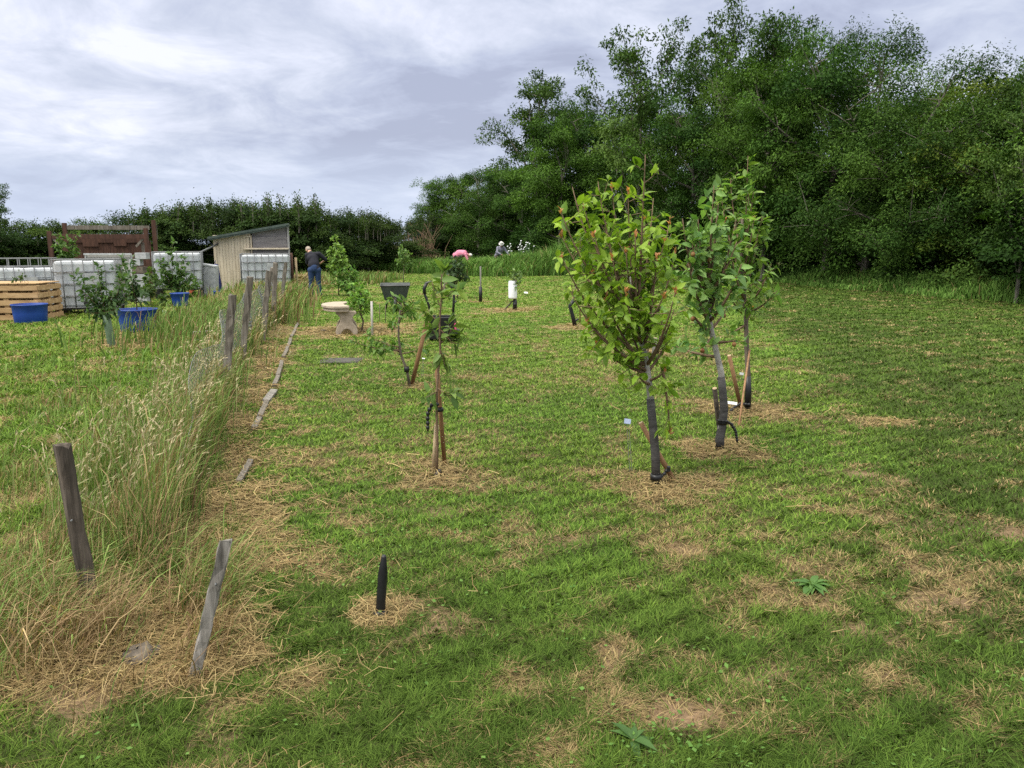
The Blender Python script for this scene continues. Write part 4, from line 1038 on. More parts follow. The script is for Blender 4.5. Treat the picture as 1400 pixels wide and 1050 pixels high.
rosette(90, 650, 26, .15, 'dark green weed clump behind the leaning post', ((.05, .11, .03), (.09, .16, .04)))
# flush slab in the lawn
o = root('drain_cover', bx(466, 494), 'flat dark slab set flush in the lawn in front of the bench', 'slab')
c_ = bx(466, 494); add(o, 'slab', MB().box(c_ + Vector((0, 0, -.004)), (.52, .42, .05)), 'cover', False, .006)
add(o, 'frame', MB().box(c_ + Vector((0, -.222, -.008)), (.56, .02, .05)).box(c_ + Vector((0, .222, -.008)), (.56, .02, .05)).box(c_ + Vector((-.272, 0, -.008)), (.02, .42, .05)).box(c_ + Vector((.272, 0, -.008)), (.02, .42, .05)), 'darkpost', False, .003)

# ------------------------------------------------------------ stone bench seen end on
b_ = bx(470, 457); bp0 = b_.copy(); o = root('stone_bench', b_, 'cream cast stone bench with a scalloped leg, seen end on left of the bushy sapling', 'bench')
Y = b_.y
def slab_outline():
    pts = []
    for i in range(13):        # curved seat running away from the camera
        t = i / 12; a = -.55 + 1.1 * t; pts.append((math.sin(a) * 1.25, math.cos(a) * .5))
    return pts
zt = P(470, 417, Y).z
m = MB(); inner = []; outer = []
nseg = 14
for i in range(nseg + 1):
    t = i / nseg; cyv = t * 1.15; cxv = -.16 * math.sin(math.pi * t) * 1.0
    e_ = .5 + .5 * math.sqrt(max(0, 1 - (2 * t - 1) ** 6)) if 0 else 1
    wv = .195 * (1 - .35 * abs(2 * t - 1) ** 5)
    outer.append((cxv - wv, cyv)); inner.append((cxv + wv, cyv))
loop = outer + inner[::-1]; n = len(loop)
def sl(z0, z1, g_):
    vs = []
    for z in (z0, z1):
        for x_, y_ in loop: vs.append(b_ + Vector((x_ * g_ - .02, (y_ - .57) * (1 + (g_ - 1) * .5) + .57 - .08, z)))
    m.add(vs, [tuple(range(n))[::-1], tuple(range(n, 2 * n))] + [(i, (i + 1) % n, n + (i + 1) % n, n + i) for i in range(n)])
sl(zt - .105, zt - .045, .95); sl(zt - .0449, zt, 1.03)
add(o, 'seat', m, 'stone', False, .008)
prof = [(-.15, .40), (-.165, .36), (-.12, .33), (-.095, .27), (-.105, .20), (-.15, .13), (-.175, .06), (-.165, .0), (-.10, .0), (-.085, .04), (-.05, .085), (0, .10), (.05, .085), (.085, .04), (.10, .0), (.165, .0), (.175, .06), (.15, .13), (.105, .20), (.095, .27), (.12, .33), (.165, .36), (.15, .40)]
kz = (zt - .10) / .40
for yy in (.02, .86):
    m = MB(); m.prism([(x_ * 1.12, z_ * kz) for x_, z_ in prof], yy, yy + .09); m.V = [tuple(Vector(v) + b_ + Vector((.055, 0, 0))) for v in m.V]; add(o, 'leg', m, 'stone', False, .008)
bp_o = [q for q in bpy.data.objects if q.name == 'stone_bench'][0]; bp_o.rotation_euler = (0, 0, R(12))
rock(442, 452, .05, 'flat stone on the bare earth left of the bench leg', sq=.4)

# ------------------------------------------------------------ wheelbarrow, seen from the wheel end
b_ = bx(541, 427); o = root('wheelbarrow', b_, 'dark grey wheelbarrow facing the camera with its single wheel in front', 'wheelbarrow')
def W3(x, y, z): return b_ + Vector((x, y, z))
m = MB(); rim = []; lv = [(.20, .13, .30, .16, .62), (.33, .30, .58, .02, .92)]
bot = [(-.25, .12, .26), (.25, .12, .26), (.24, .75, .28), (-.24, .75, .28)]; tp4 = [(-.34, .0, .60), (.34, .0, .60), (.35, .98, .62), (-.35, .98, .62)]
th = .012
ins = lambda pts, k, dz: [(x_ * (1 - k), y_ + (.5 - y_) * k, z_ + dz) for x_, y_, z_ in pts]
A1 = [W3(*p) for p in bot]; A2 = [W3(*p) for p in tp4]; A3 = [W3(*p) for p in ins(tp4, .05, 0)]; A4 = [W3(*p) for p in ins(bot, .06, .015)]
m.add(A1 + A2 + A3 + A4, [(3, 2, 1, 0)] + [(i, (i + 1) % 4, 4 + (i + 1) % 4, 4 + i) for i in range(4)] + [(4 + i, 4 + (i + 1) % 4, 8 + (i + 1) % 4, 8 + i) for i in range(4)] + [(8 + i, 8 + (i + 1) % 4, 12 + (i + 1) % 4, 12 + i) for i in range(4)] + [(12, 13, 14, 15)])
add(o, 'tray', m, 'barrow', False, .02)
m = MB().tube(A2 + [A2[0]], .014, 8); add(o, 'rim', m, 'blackm', True)
wl = MB(); pr_ = []
for k in range(25):
    a = 2 * math.pi * k / 24; pr_.append(W3(0, -.02 + .14 * math.cos(a), .17 + .14 * math.sin(a)))
wl.tube(pr_, .045, 10, cap=False); wo = add(o, 'wheel', wl, 'black', True)
hub = MB().tube([W3(-.03, -.02, .17), W3(.03, -.02, .17)], .09, 16); h_ = hub.build('hub', M_['steel'], wo, o.location)
for s in (-1, 1):
    add(o, 'leg', MB().tube([W3(.17 * s, .50, .30), W3(.25 * s, .52, .0)], .022, 8), 'blackm', True)
    add(o, 'front_stay', MB().tube([W3(.07 * s, -.02, .17), W3(.20 * s, .16, .31)], .014, 8), 'blackm', True)
    hd_ = add(o, 'handle', MB().tube([W3(.07 * s, -.02, .17), W3(.22 * s, .5, .30), W3(.28 * s, 1.1, .52), W3(.29 * s, 1.35, .54)], .015, 8), 'blackm', True)
    MB().tube([W3(.285 * s, 1.22, .53), W3(.29 * s, 1.38, .54)], .021, 8).build('grip', M_['black'], hd_, o.location, True)
o.rotation_euler = (0, 0, R(8))
# ------------------------------------------------------------ black cart with two curved handles
b_ = bx(606, 466); Y = b_.y; o = root('garden_cart', b_, 'black garden cart with two curved upright handles behind the thin middle sapling', 'garden cart')
zt = P(606, 432, Y).z
m = MB(); lo = [(-.20, -.16, .05), (.22, -.16, .05), (.22, .18, .05), (-.20, .18, .05)]; hi = [(-.235, -.20, zt), (.20, -.20, zt), (.20, .24, zt), (-.235, .24, zt)]
m.add([W3(*p) for p in lo + hi + ins(hi, .07, -.002) + [(x_ * .88, y_ * .88, z_ + .03) for x_, y_, z_ in lo]], [(3, 2, 1, 0)] + [(i, (i + 1) % 4, 4 + (i + 1) % 4, 4 + i) for i in range(4)] + [(4 + i, 4 + (i + 1) % 4, 8 + (i + 1) % 4, 8 + i) for i in range(4)] + [(8 + i, 8 + (i + 1) % 4, 12 + (i + 1) % 4, 12 + i) for i in range(4)] + [(12, 13, 14, 15)])
add(o, 'body', m, 'black', False, .012)
for s, pts in ((-1, [(590, 433), (584, 412), (580, 402), (579.5, 395), (583, 387), (590, 385.5)]), (1, [(619, 433), (620, 412), (620.5, 402), (619, 394), (615, 388), (611, 386)])):
    hd_ = add(o, 'handle', MB().tube([p + Vector((0, .05, 0)) for p in PP(Y, *pts)], .021, 8), 'blackm', True)
    MB().tube([p + Vector((0, .05, 0)) for p in PP(Y, *pts[2:5])], .028, 8).build('grip', M_['black'], hd_, o.location, True)
for s, xx in ((-1, -.20), (1, .24)):
    wl = MB().tube([W3(xx - .03, .05, .10), W3(xx + .03, .05, .10)], .10, 20); wo = add(o, 'wheel', wl, 'black', False, .01)
    MB().tube([W3(xx - .04, .05, .10), W3(xx + .04, .05, .10)], .035, 12).build('hub', M_['blackm'], wo, o.location, True)
add(o, 'lever', MB().tube([P(621, 415, Y), P(624, 411, Y)], .012, 6), 'blackm', True)
m = MB(); m.caps(W3(.215, -.20, zt * .75), .014, W3(.225, -.21, zt * .5), .016, 8); o2 = m.build('pink_cloth', M_['pinkp'], None, W3(.2, -.2, .3), True); o2.location = W3(.2, -.2, .3); tag(o2, 'dark pink scrap of cloth hanging on the right side of the black cart', 'cloth')

# ------------------------------------------------------------ left plot: tubs
def tub(px, py, ptop, wpx_t, wpx_b, label, soil=True):
    b_ = bx(px, py); Y = b_.y; s = Y / 1050; zt = P(px, ptop, Y).z - b_.z; rt = wpx_t * s / 2; rb = wpx_b * s / 2
    b_ = Vector((b_.x * (1 + rb / b_.y), b_.y + rb, b_.z)); o = root('blue_tub', b_, label, 'tub')
    add(o, 'shell', MB().lathe(b_, [(.01, .0), (rb * .97, 0), (rb, .012), (rb + (rt - rb) * .5, zt * .5), (rt, zt - .03), (rt + .012, zt - .02), (rt + .012, zt), (rt - .006, zt), (rb * .96, .04)], 36), 'blue', True)
    if soil: add(o, 'soil', MB().lathe(b_, [(rt * .93, zt * .82), (rt * .6, zt * .86), (.01, zt * .87)], 24), 'pot', True)
    return b_, zt, rt
tub(43, 443, 417, 44, 40, 'blue plastic tub in front of the wooden crate at the left edge')
tb, tz, trr = tub(190, 455, 424, 51, 44, 'largest blue plastic tub holding a leafy sapling, left of the fence')
tub(247, 420, 401, 24, 18, 'small crumpled blue tub in the plants before the caged tank')
tub(297, 408, 398, 9, 8, 'tiny blue pot in the long grass left of the shed door', False)
m = MB(); b_ = bx(263, 404); m.box(b_ + Vector((0, 0, .27)), (.28, .2, .10), Matrix.Rotation(.3, 3, 'Y')); m.box(b_ + Vector((0, 0, .14)), (.14, .12, .16))
o = m.build('coral_tray', M_['coral'], None, b_, False, .02); o.location = b_; tag(o, 'coral coloured plastic thing beside the small crumpled blue tub', 'plastic tray')
def freetree(base, tips, label, c1, c2, ls=.085, leafn=24, tr=.014, z0=.15, shoot=.10, split=None, name='fruit_tree', stem='bark'):
    B_ = Vector(base); top_ = max(t_.z for t_ in tips); sp = split or (B_ + Vector((0, 0, z0)))
    tk = [B_ - Vector((0, 0, .02)), B_.lerp(sp, .5), sp]
    lm = [(B_.lerp(sp, random.uniform(.75, 1)), t_) for t_ in tips]
    return sapling(name, label, 'sapling', B_, tk, tr, lm, leafn, ls, c1, c2, shoot=shoot, stem=stem)
b_ = bx(153, 472); Y = b_.y
tt = freetree(b_, [jit(P(a, b2_, Y), .2) for a, b2_ in ((108, 385), (112, 405), (125, 425), (135, 365), (138, 390), (163, 352), (170, 375), (176, 400), (150, 410), (160, 395), (120, 380), (168, 418), (130, 420), (104, 372))],
     'branching apple sapling rising from a pale green tube guard in the left plot', (.04, .085, .03), (.09, .15, .05), z0=.50, split=P(143, 425, Y), ls=.10, leafn=21)
add(tt, 'guard', MB().lathe(b_, [(.055, -.01), (.060, 0), (.060, .25), (.058, .50), (.052, .50), (.052, .48)], 18).xf(Matrix.Translation(b_) @ Matrix.Rotation(-.10, 4, 'Y') @ Matrix.Translation(-b_)), 'guard', True)
freetree(tb + Vector((0, 0, tz * .84)), [P(a, b2_, tb.y + random.uniform(-.2, .2)) for a, b2_ in ((170, 385), (178, 372), (188, 395), (200, 400), (165, 400), (185, 380), (176, 405), (160, 360), (182, 350))],
     'dark leafy sapling growing in the largest blue tub', (.035, .08, .03), (.075, .13, .045), z0=.2, ls=.10, leafn=22)
b_ = bx(100, 428); b_.y += 4.5; Y = b_.y; b_.x = P(92, 400, Y).x; b_.z = gzf(b_.x, Y)
freetree(b_, [jit(P(a, b2_, Y), .2) for a, b2_ in ((82, 318), (84, 335), (100, 330), (102, 345), (88, 350), (96, 322))], 'tall bright sapling poking up in front of the brown timber frame', (.06, .12, .03), (.12, .20, .05), z0=1.0, ls=.14, leafn=16, shoot=.16)
Y = 20.5; b_ = Vector((P(235, 400, Y).x, Y, 0)); b_.z = gzf(b_.x, Y)
freetree(b_, [jit(P(a, b2_, Y), .3) for a, b2_ in ((222, 352), (228, 365), (240, 332), (246, 352), (252, 372), (262, 378), (270, 385), (225, 385), (255, 390), (236, 375), (215, 375), (245, 385), (265, 392))], 'spreading green sapling in front of the right hand caged tank', (.05, .11, .03), (.11, .18, .05), z0=.5, ls=.13, leafn=18, shoot=.18)
Y = 19.8; b_ = Vector((P(205, 400, Y).x, Y, 0)); b_.z = gzf(b_.x, Y)
freetree(b_, [jit(P(a, b2_, Y), .3) for a, b2_ in ((196, 368), (202, 380), (212, 388), (218, 400), (205, 395), (222, 408), (195, 392))], 'leafy plant between the block stack and the caged tank', (.05, .10, .025), (.10, .16, .04), z0=.3, ls=.14, leafn=18, shoot=.2)
Y = 16.2; b_ = Vector((P(30, 400, Y).x, Y, .78))
o_ = freetree(b_, [P(a, b2_, Y) for a, b2_ in ((20, 382), (30, 372), (38, 384), (28, 380))], 'small plant growing on top of the wooden crate', (.05, .10, .04), (.10, .16, .05), z0=.08, ls=.08, leafn=14, shoot=.10, tr=.008)
stake('tube_guard', bx(225, 432), P(225, 424, bx(225, 432).y), .045, 'guard', 'short pale tube guard right of the largest blue tub')

# ------------------------------------------------------------ intermediate bulk tanks in steel cages
def ibc(loc, rz, label, w_=1.2, d_=1.0, h_=1.02, nv=7, nh=5, pal=True, fillh=1.0, open_top=False, base=.14):
    o = root('caged_tank', loc, label, 'water tank', None, rz)
    def bd(name, m, mt, smooth=False, bevel=0): return m.build(name, M_[mt], o, (0, 0, 0), smooth, bevel)
    m = MB(); fh = h_ * fillh
    m.box((0, 0, base + fh / 2), (w_ - .06, d_ - .06, fh - .02)); bd('bottle', m, 'tank', False, .07)
    if fillh > .95: m = MB().tube([(0, 0, base + fh - .02), (0, 0, base + fh + .03)], .09, 16); bd('cap', m, 'black')
    m = MB(); t_ = .012
    X, D_ = w_ / 2, d_ / 2; corners = [(-X, -D_), (X, -D_), (X, D_), (-X, D_)]
    for k in range(nh):
        z = base + .02 + h_ * k / (nh - 1)
        m.tube([(a, c_, z) for a, c_ in corners] + [(*corners[0], z)], t_, 6)
    for i in range(nv + 1):
        for s in (-1, 1):
            x_ = -X + w_ * i / nv; m.tube([(x_, s * D_, base), (x_, s * D_, base + h_ + .02)], t_, 6)
    for i in range(1, nv - 1):
        for s in (-1, 1):
            y_ = -D_ + d_ * i / (nv - 1); m.tube([(s * X, y_, base), (s * X, y_, base + h_ + .02)], t_, 6)
    for s in (-.2, .2): m.tube([(s * w_, -D_, base + h_ + .02), (s * w_, D_, base + h_ + .02)], .014, 6)
    bd('cage', m, 'steel', True)
    m = MB()
    for s in (-1, 0, 1):
        for q_ in (-1, 0, 1): m.box((s * (X - .08), q_ * (D_ - .07), base * .42), (.14, .12, base * .7))
    for q_ in (-1, 0, 1): m.box((0, q_ * (D_ - .07), base * .9), (w_, .13, .025))
    bd('pallet', m, 'blackm', False, .004)
    if fillh > .95:
        m = MB().tube([(0, -D_ + .06, base + .12), (0, -D_ - .05, base + .12)], .05, 12).box((0, -D_ - .03, base + .17), (.03, .03, .08)); bd('valve', m, 'blackm')
        m = MB().box((w_ * .14, -D_ - .014, base + h_ * .62), (.34, .004, .26)); bd('info_plate', m, 'bag')
        m = MB()
        for k_ in range(1, 4): m.tube([(-X + .10, -D_ + .031, base + fh * k_ / 4), (X - .10, -D_ + .031, base + fh * k_ / 4)], .012, 6)
        bd('rib', m, 'tank', True)
    return o
def at(px, py, Y): 
    p = P(px, py, Y); return (p.x, Y, gzf(p.x, Y))
ibc(at(123, 400, 18.1), R(18), 'caged white tank standing in the open behind the guarded apple sapling', 1.30, .95, 1.08, 6, 5)
ibc(at(37, 400, 19.2), R(20), 'low white caged tank behind the wooden crate at the left edge', 1.5, 1.1, .90, 7, 4)
ibc(at(247, 400, 23.2), R(19), 'white caged tank right of the brown timber frame', 1.32, 1.0, 1.05, 6, 5, base=.28)
ibc(at(366, 400, 25.1), R(15), 'bright white caged tank against the front of the shed', 1.5, 1.0, 1.02, 7, 5, base=.22)
o = ibc(at(30, 400, 22.4), R(20), 'steel cage with little showing inside, rising behind the low left tank', 2.4, 1.0, 1.02, 9, 4, fillh=.3)
# wooden crate of pallets
def W4(o_, f): pass
c_ = at(24, 400, 16.6); o = root('pallet_crate', c_, 'pale timber pallet crate at the left edge', 'crate', None, R(6))
def bd(name, m, mt, smooth=False, bevel=0, par=None): return m.build(name, M_[mt], par or o, (0, 0, 0), smooth, bevel)
for name, fn in (('front_panel', 0), ('side_panel', 1), ('back_panel', 2), ('side_panel', 3)):
    m = MB(); wv = 1.3 if fn % 2 == 0 else 1.0
    for k in range(5): m.box((0, 0, .09 + .155 * k), (wv, .022, .105))
    for s in (-1, 0, 1): m.box((s * (wv / 2 - .06), .06, .39), (.10, .09, .76))
    for k in (0, 2, 4): m.box((0, .12, .09 + .155 * k), (wv, .020, .10))
    rot = {0: Matrix.Translation((0, -.5, 0)), 2: Matrix.Translation((0, .5, 0)) @ Matrix.Rotation(math.pi, 4, 'Z'), 1: Matrix.Translation((.66, 0, 0)) @ Matrix.Rotation(math.pi / 2, 4, 'Z'), 3: Matrix.Translation((-.66, 0, 0)) @ Matrix.Rotation(-math.pi / 2, 4, 'Z')}[fn]
    bd(name, m.xf(rot), 'pallet', False, .003)
m = MB()
for k in range(7): m.box((-.55 + .185 * k, 0, .80), (.165, 1.04, .022))
bd('lid', m, 'pallet', False, .003)
# ------------------------------------------------------------ brown timber frame
c_ = at(146, 400, 24.2); o = root('timber_frame_shelter', c_, 'brown stained open timber shelter with two top rails and boarded back', 'shelter', None, R(12)); o.scale = (.9, .9, 1)
zt1 = P(146, 322, 24).z; zt2 = P(146, 311, 25).z
for x_, y_, h_ in ((-1.52, -.3, zt1), (1.50, -.3, zt1 + .10), (1.58, .55, zt2 + .10), (-1.30, .55, zt2)):
    bd('post', MB().box((x_, y_, h_ / 2 + .05), (.13, .11, h_ + .1)), 'brown', False, .004)
bd('front_rail', MB().box((0, -.30, zt1 - .06), (2.89, .10, .14)), 'brown', False, .004)
bd('rear_rail', MB().box((.1, .55, zt2 - .04), (2.67, .08, .13)), 'weathered', False, .004)
m = MB()
for k in range(13): m.box((-1.34 + .223 * k, .50, .85), (.216, .022, 1.62 + .01 * (k % 3)))
bd('back_boards', m, 'brown')
m = MB().box((0, .47, 1.66), (2.8, .04, .12)).box((-.5, .46, 1.56), (.5, .03, .16)).box((.45, .46, 1.57), (.42, .03, .15))
bd('batten', m, 'brown')
for s, x_ in ((-1, -1.32), (1, 1.30)):
    bd('brace', MB().box((x_ - s * .02, -.30, zt1 - .24), (.07, .06, .36), Matrix.Rotation(s * .8, 3, 'Y')), 'weathered', False, .003)
bd('brace', MB().box((1.36, -.24, 1.35), (.12, .03, .52)), 'weathered', False, .003)
# pale sheet leaning
c_ = at(152, 400, 23.3); o = root('leaning_sheet', c_, 'large pale grey sheet leaning inside the brown shelter', 'sheet', None, R(1))
zz = P(152, 347, 23.3).z; rot = Matrix.Rotation(-.12, 3, 'X')
bd('panel', MB().box((0, 0, zz / 2), (1.36, .03, zz), rot), 'board')
bd('edge_frame', MB().box((0, -.02, zz / 2 + zz * .48), (1.40, .04, .05), rot).box((-.68, -.02, zz / 2), (.05, .04, zz * .93), rot).box((.68, -.02, zz / 2), (.05, .04, zz * .93), rot), 'bag', False, .004)
# stack of pale blocks
for k, (px, z_, w_) in enumerate(((194, 0, .34), (196, .2, .36), (193, .4, .30), (197, .6, .38), (194, .8, .34), (190, 1.0, .30), (199, 1.18, .32))):
    c_ = at(px, 400, 21.6); o = root('concrete_block', (c_[0], c_[1], c_[2] + z_), ['lowest', 'second', 'third', 'fourth', 'fifth', 'sixth', 'topmost'][k] + ' pale block of the stack right of the brown shelter post', 'block', None, R(random.uniform(-12, 12)))
    bd('block_body', MB().box((0, 0, .095), (w_, .22, .175)), 'rock' if k % 3 == 1 else 'bag', False, .01)
# dumpy bag
c_ = at(289, 400, 23.6); o = root('grey_sack', c_, 'upright pale grey sack left of the shed door', 'sack', None, R(5))
zz = P(289, 362, 23.6).z; m = MB().box((0, 0, zz / 2), (.46, .35, zz), Matrix.Rotation(.09, 3, 'Y'), .88); bd('sack_body', m, 'bag', False, .06)
bd('top_fold', MB().box((.03, -.02, zz - .03), (.42, .30, .07), Matrix.Rotation(.16, 3, 'Y')), 'bag', False, .02)
c_ = at(299, 400, 23.9); o = root('dark_blue_bag', c_, 'narrow dark blue bag squeezed between the grey sack and the shed', 'bag')
M_['navy'] = mat('navy', (.008, .012, .08), (.015, .02, .12), 8, rough=.7)
bd('bag_body', MB().box((0, 0, .5), (.13, .3, .95), Matrix.Rotation(-.08, 3, 'Y'), .8), 'navy', False, .04); bd('drawstring', MB().tube([(-.03, 0, .95), (-.05, -.02, 1.04), (-.02, 0, 1.08)], .012, 6), 'navy')
# ------------------------------------------------------------ shed
Y = 26.2; c_ = at(348, 400, Y); o = root('garden_shed', c_, 'small lean-to roofed timber shed with a pale plank door', 'shed', None, R(15))
s_ = Y / 1050; wl_, wr_ = P(299, 400, Y).x - c_[0], P(396, 400, Y).x - c_[0]
zl = P(299, 327, Y).z; zr = P(396, 309, Y).z; dep = 1.8
zat = lambda x_: zl + (zr - zl) * (x_ - wl_) / (wr_ - wl_)
xd0, xd1 = P(301, 400, Y).x - c_[0], P(347, 400, Y).x - c_[0]; zd = P(325, 324, Y).z
# grey boarded right wall, built up from lapped boards
m = MB(); z_ = .02; k = 0; ztop_ = P(370, 329, Y).z
while z_ < ztop_:
    m.box(((xd1 + wr_) / 2 + .03, .012 + .004 * (k % 2), z_ + .06), (wr_ - xd1 - .06, .022, .125), Matrix.Rotation(.06, 3, 'X')); z_ += .118; k += 1
bd('wall', m, 'shedgrey')
def wedge_(name, pts, y0, y1, mt): return bd(name, MB().prism(pts, y0, y1), mt, False, 0)
wedge_('gable_panel', [(xd1 + .05, ztop_ + .03), (wr_ - .05, ztop_ + .03), (wr_ - .05, zat(wr_) - .03), (xd1 + .05, zat(xd1) - .03)], .02, .05, 'shedgrey')
wedge_('fascia_panel', [(wl_, zd + .02), (xd1 - .0, zd + .02), (xd1, zat(xd1) - .02), (wl_, zat(wl_) - .02)], .0, .03, 'shed')
wedge_('side_wall', [(wl_, 0), (wl_ + .04, 0), (wl_ + .04, zat(wl_) - .01), (wl_, zat(wl_) - .01)], .04, dep, 'shed')
wedge_('side_wall', [(wr_ - .04, 0), (wr_, 0), (wr_, zat(wr_) - .01), (wr_ - .04, zat(wr_) - .01)], .04, dep, 'shedgrey')
wedge_('back_wall', [(wl_, 0), (wr_, 0), (wr_, zat(wr_) - .01), (wl_, zat(wl_) - .01)], dep + .001, dep + .03, 'shedgrey')
m = MB(); nb = 11; bw = (xd1 - xd0 - .08) / nb
for k in range(nb): m.box((xd0 + .04 + bw * (k + .5), .012, zd / 2), (bw * .94, .02, zd - .06))
dr = bd('door', m, 'shed', False, .002)
m = MB().box((xd0 + .01, -.004, zd / 2), (.06, .04, zd)).box((xd1 + .01, -.004, zd / 2), (.06, .04, zd)).box(((xd0 + xd1) / 2, -.006, zd + .0), (xd1 - xd0 + .08, .044, .06)); bd('door_frame', m, 'shed', False, .004)
m = MB().tube([(xd0 + .10, -.01, zd * .88), (xd0 + .10, -.03, zd * .88), (xd0 + .10, -.03, zd * .83)], .014, 6); bd('latch', m, 'blackm', True, 0, dr)
bd('corner_trim', MB().box((wr_ + .0, -.012, zat(wr_) / 2 - .02), (.07, .05, zat(wr_) - .04)), 'board', False, .003)
bd('ledge', MB().box(((P(333, 339, Y).x + P(394, 339, Y).x) / 2 - c_[0], -.06, P(360, 341, Y).z), (1.45, .12, .05)), 'shed', False, .003)
x0_, x1_ = wl_ - .14, wr_ + .04; sl_ = (zr - zl) / (wr_ - wl_)
za = lambda x_: zl + sl_ * (x_ - wl_)
wedge_('roof', [(x0_, za(x0_)), (x1_, za(x1_)), (x1_, za(x1_) + .07), (x0_, za(x0_) + .07)], -.22, dep + .2, 'felt')
wedge_('roof_edge', [(x0_, za(x0_) - .05), (x1_, za(x1_) - .05), (x1_, za(x1_) - .002), (x0_, za(x0_) - .002)], -.20, -.16, 'felt')
wedge_('floor', [(wl_, -.02), (wr_, -.02), (wr_, .01), (wl_, .01)], .1, dep, 'shedgrey')
# sloping pole from the shed to the tanks
A_, B_ = P(246, 358, 24.6), P(299, 333, 26.0)
o = root('sloping_pole', A_, 'thin dark pole sloping from the shed roof down to the caged tank', 'pole'); add(o, 'tube', MB().tube([A_, B_], .028, 8), 'steel', True); add(o, 'end_cap', MB().tube([A_ + (A_ - B_).normalized() * .03, A_ + (A_ - B_).normalized() * .002], .034, 8), 'black')
c_ = P(404, 400, 26.0); b_ = Vector((P(401, 400, 25.2).x, 25.2, 0)); 
stake('corner_stake', b_, P(398, 346, 25.2), .05, 'brown', 'brown upright board at the right corner of the shed')
stake('corner_stake', b_ + Vector((.12, .1, 0)), P(404, 352, 25.3), .04, 'palestake', 'pale leaning board right of the brown board at the shed corner')
# bricks
bb = G(300, 452)
bn = 0; names = ['nearest left', 'nearest right', 'middle left', 'middle right', 'rear left', 'rear right', 'topmost left', 'topmost right']
for i, (px, py, zz) in enumerate(((282, 455, 0), (322, 456, 0), (288, 450, 0), (310, 449, 0), (296, 445, 0), (326, 445, 0), (295, 450, .08), (318, 450, .08))):
    p = bx(px, py); o = root('perforated_brick', (p.x, p.y, p.z + zz), names[i] + ' reddish perforated brick of the pile behind the second fence post', 'brick', None, R(random.uniform(-25, 25)))
    m = MB(); L2, W2, H2 = .30, .14, .075
    for s in (-1, 1): m.box((0, s * (W2 / 2 - .01), H2 / 2), (L2, .02, H2))
    for k in range(6): m.box((-L2 / 2 + .011 + (L2 - .022) * k / 5, 0, H2 / 2), (.02, W2 - .0401, H2 - .001))
    bd('brick_body', m, 'brick', False, .002); bd('core', MB().box((0, 0, .010), (L2 - .05, W2 - .05, .012)), 'pot')
p = bx(279, 468); o = root('roof_tile', p, 'tilted pale grey slab left of the brick pile', 'slab', None, R(35)); bd('slab_body', MB().box((0, 0, .10), (.34, .02, .18), Matrix.Rotation(.7, 3, 'X')), 'board', False, .004); bd('lip', MB().box((0, -.07, .03), (.34, .03, .03)), 'board', False, .004)
p = bx(262, 455); m = MB()
for i in range(90):
    a = random.uniform(0, 6.28); q_ = Vector((p.x + random.gauss(0, .22), p.y + random.gauss(0, .22), 0)); m.tube([q_, q_ + Vector((random.gauss(0, .12), random.gauss(0, .1), random.uniform(.10, .3)))], [.006, .003], 4, cap=False)
o = m.build('dry_brush', M_['twig'], None, p); o.location = p; tag(o, 'small heap of dark brown dead twigs left of the brick pile', 'brush heap')
# hay heap behind the man
g2 = np.random.default_rng(5); n = 9000; p = G(415, 388)
hx = g2.normal(P(413, 380, 31).x, .9, n); hy = g2.normal(31, .8, n); hr = np.exp(-((hx - P(413, 380, 31).x) / 1.1) ** 2 - ((hy - 31) / 1.0) ** 2)
hzv = gz(hx, hy) + hr * .35 * g2.random(n); a = g2.random(n) * 6.28
d3 = np.stack([np.cos(a), np.sin(a), g2.normal(0, .3, n)], -1) * .12; p3 = np.stack([-np.sin(a), np.cos(a), 0 * a + .4], -1) * .014; B3 = np.stack([hx, hy, hzv], -1)
V = np.stack([B3 - d3 - p3, B3 - d3 + p3, B3 + d3 + p3, B3 + d3 - p3], 1).reshape(-1, 3)
tag(link('hay_heap', np_mesh('hay_heap', V, np.arange(n)[:, None] * 4 + np.array([0, 1, 2, 3]), None, np.repeat(lerp(C(.36, .28, .15), C(.2, .16, .08), g2.random(n)), 4, 0), M_['grass'])), 'low heap of dry cut hay between the shed and the standing man', 'hay', kind='stuff')
# white flowering plants beside the far people
gg_ = np.random.default_rng(9)
for i, (px, py, sp) in enumerate(((697, 342, .32), (713, 337, .36), (722, 335, .3))):
    Y = 43.5; c0 = P(px, py, Y); o = root('flowering_plant', (c0.x, Y, gzf(c0.x, Y)), ['tall plant with loose white flowers nearest the grey jacketed gardener', 'white flowering plant in the middle of the three by the gardener', 'white flowering plant farthest right of the grey jacketed gardener'][i], 'plant', 'white flowering plants in the meadow')
    m = MB(); pts = [(c0 + Vector(gg_.normal(0, sp * .45, 3))) for _ in range(9)]
    for q_ in pts: m.tube([Vector((c0.x, Y, 0)), q_], .008, 4, cap=False)
    add(o, 'stems', m, 'guard'); m = MB()
    for q_ in pts: m.caps(q_, .034, q_ + Vector((.03, 0, .02)), .022, 6)
    add(o, 'flowers', m, 'white')
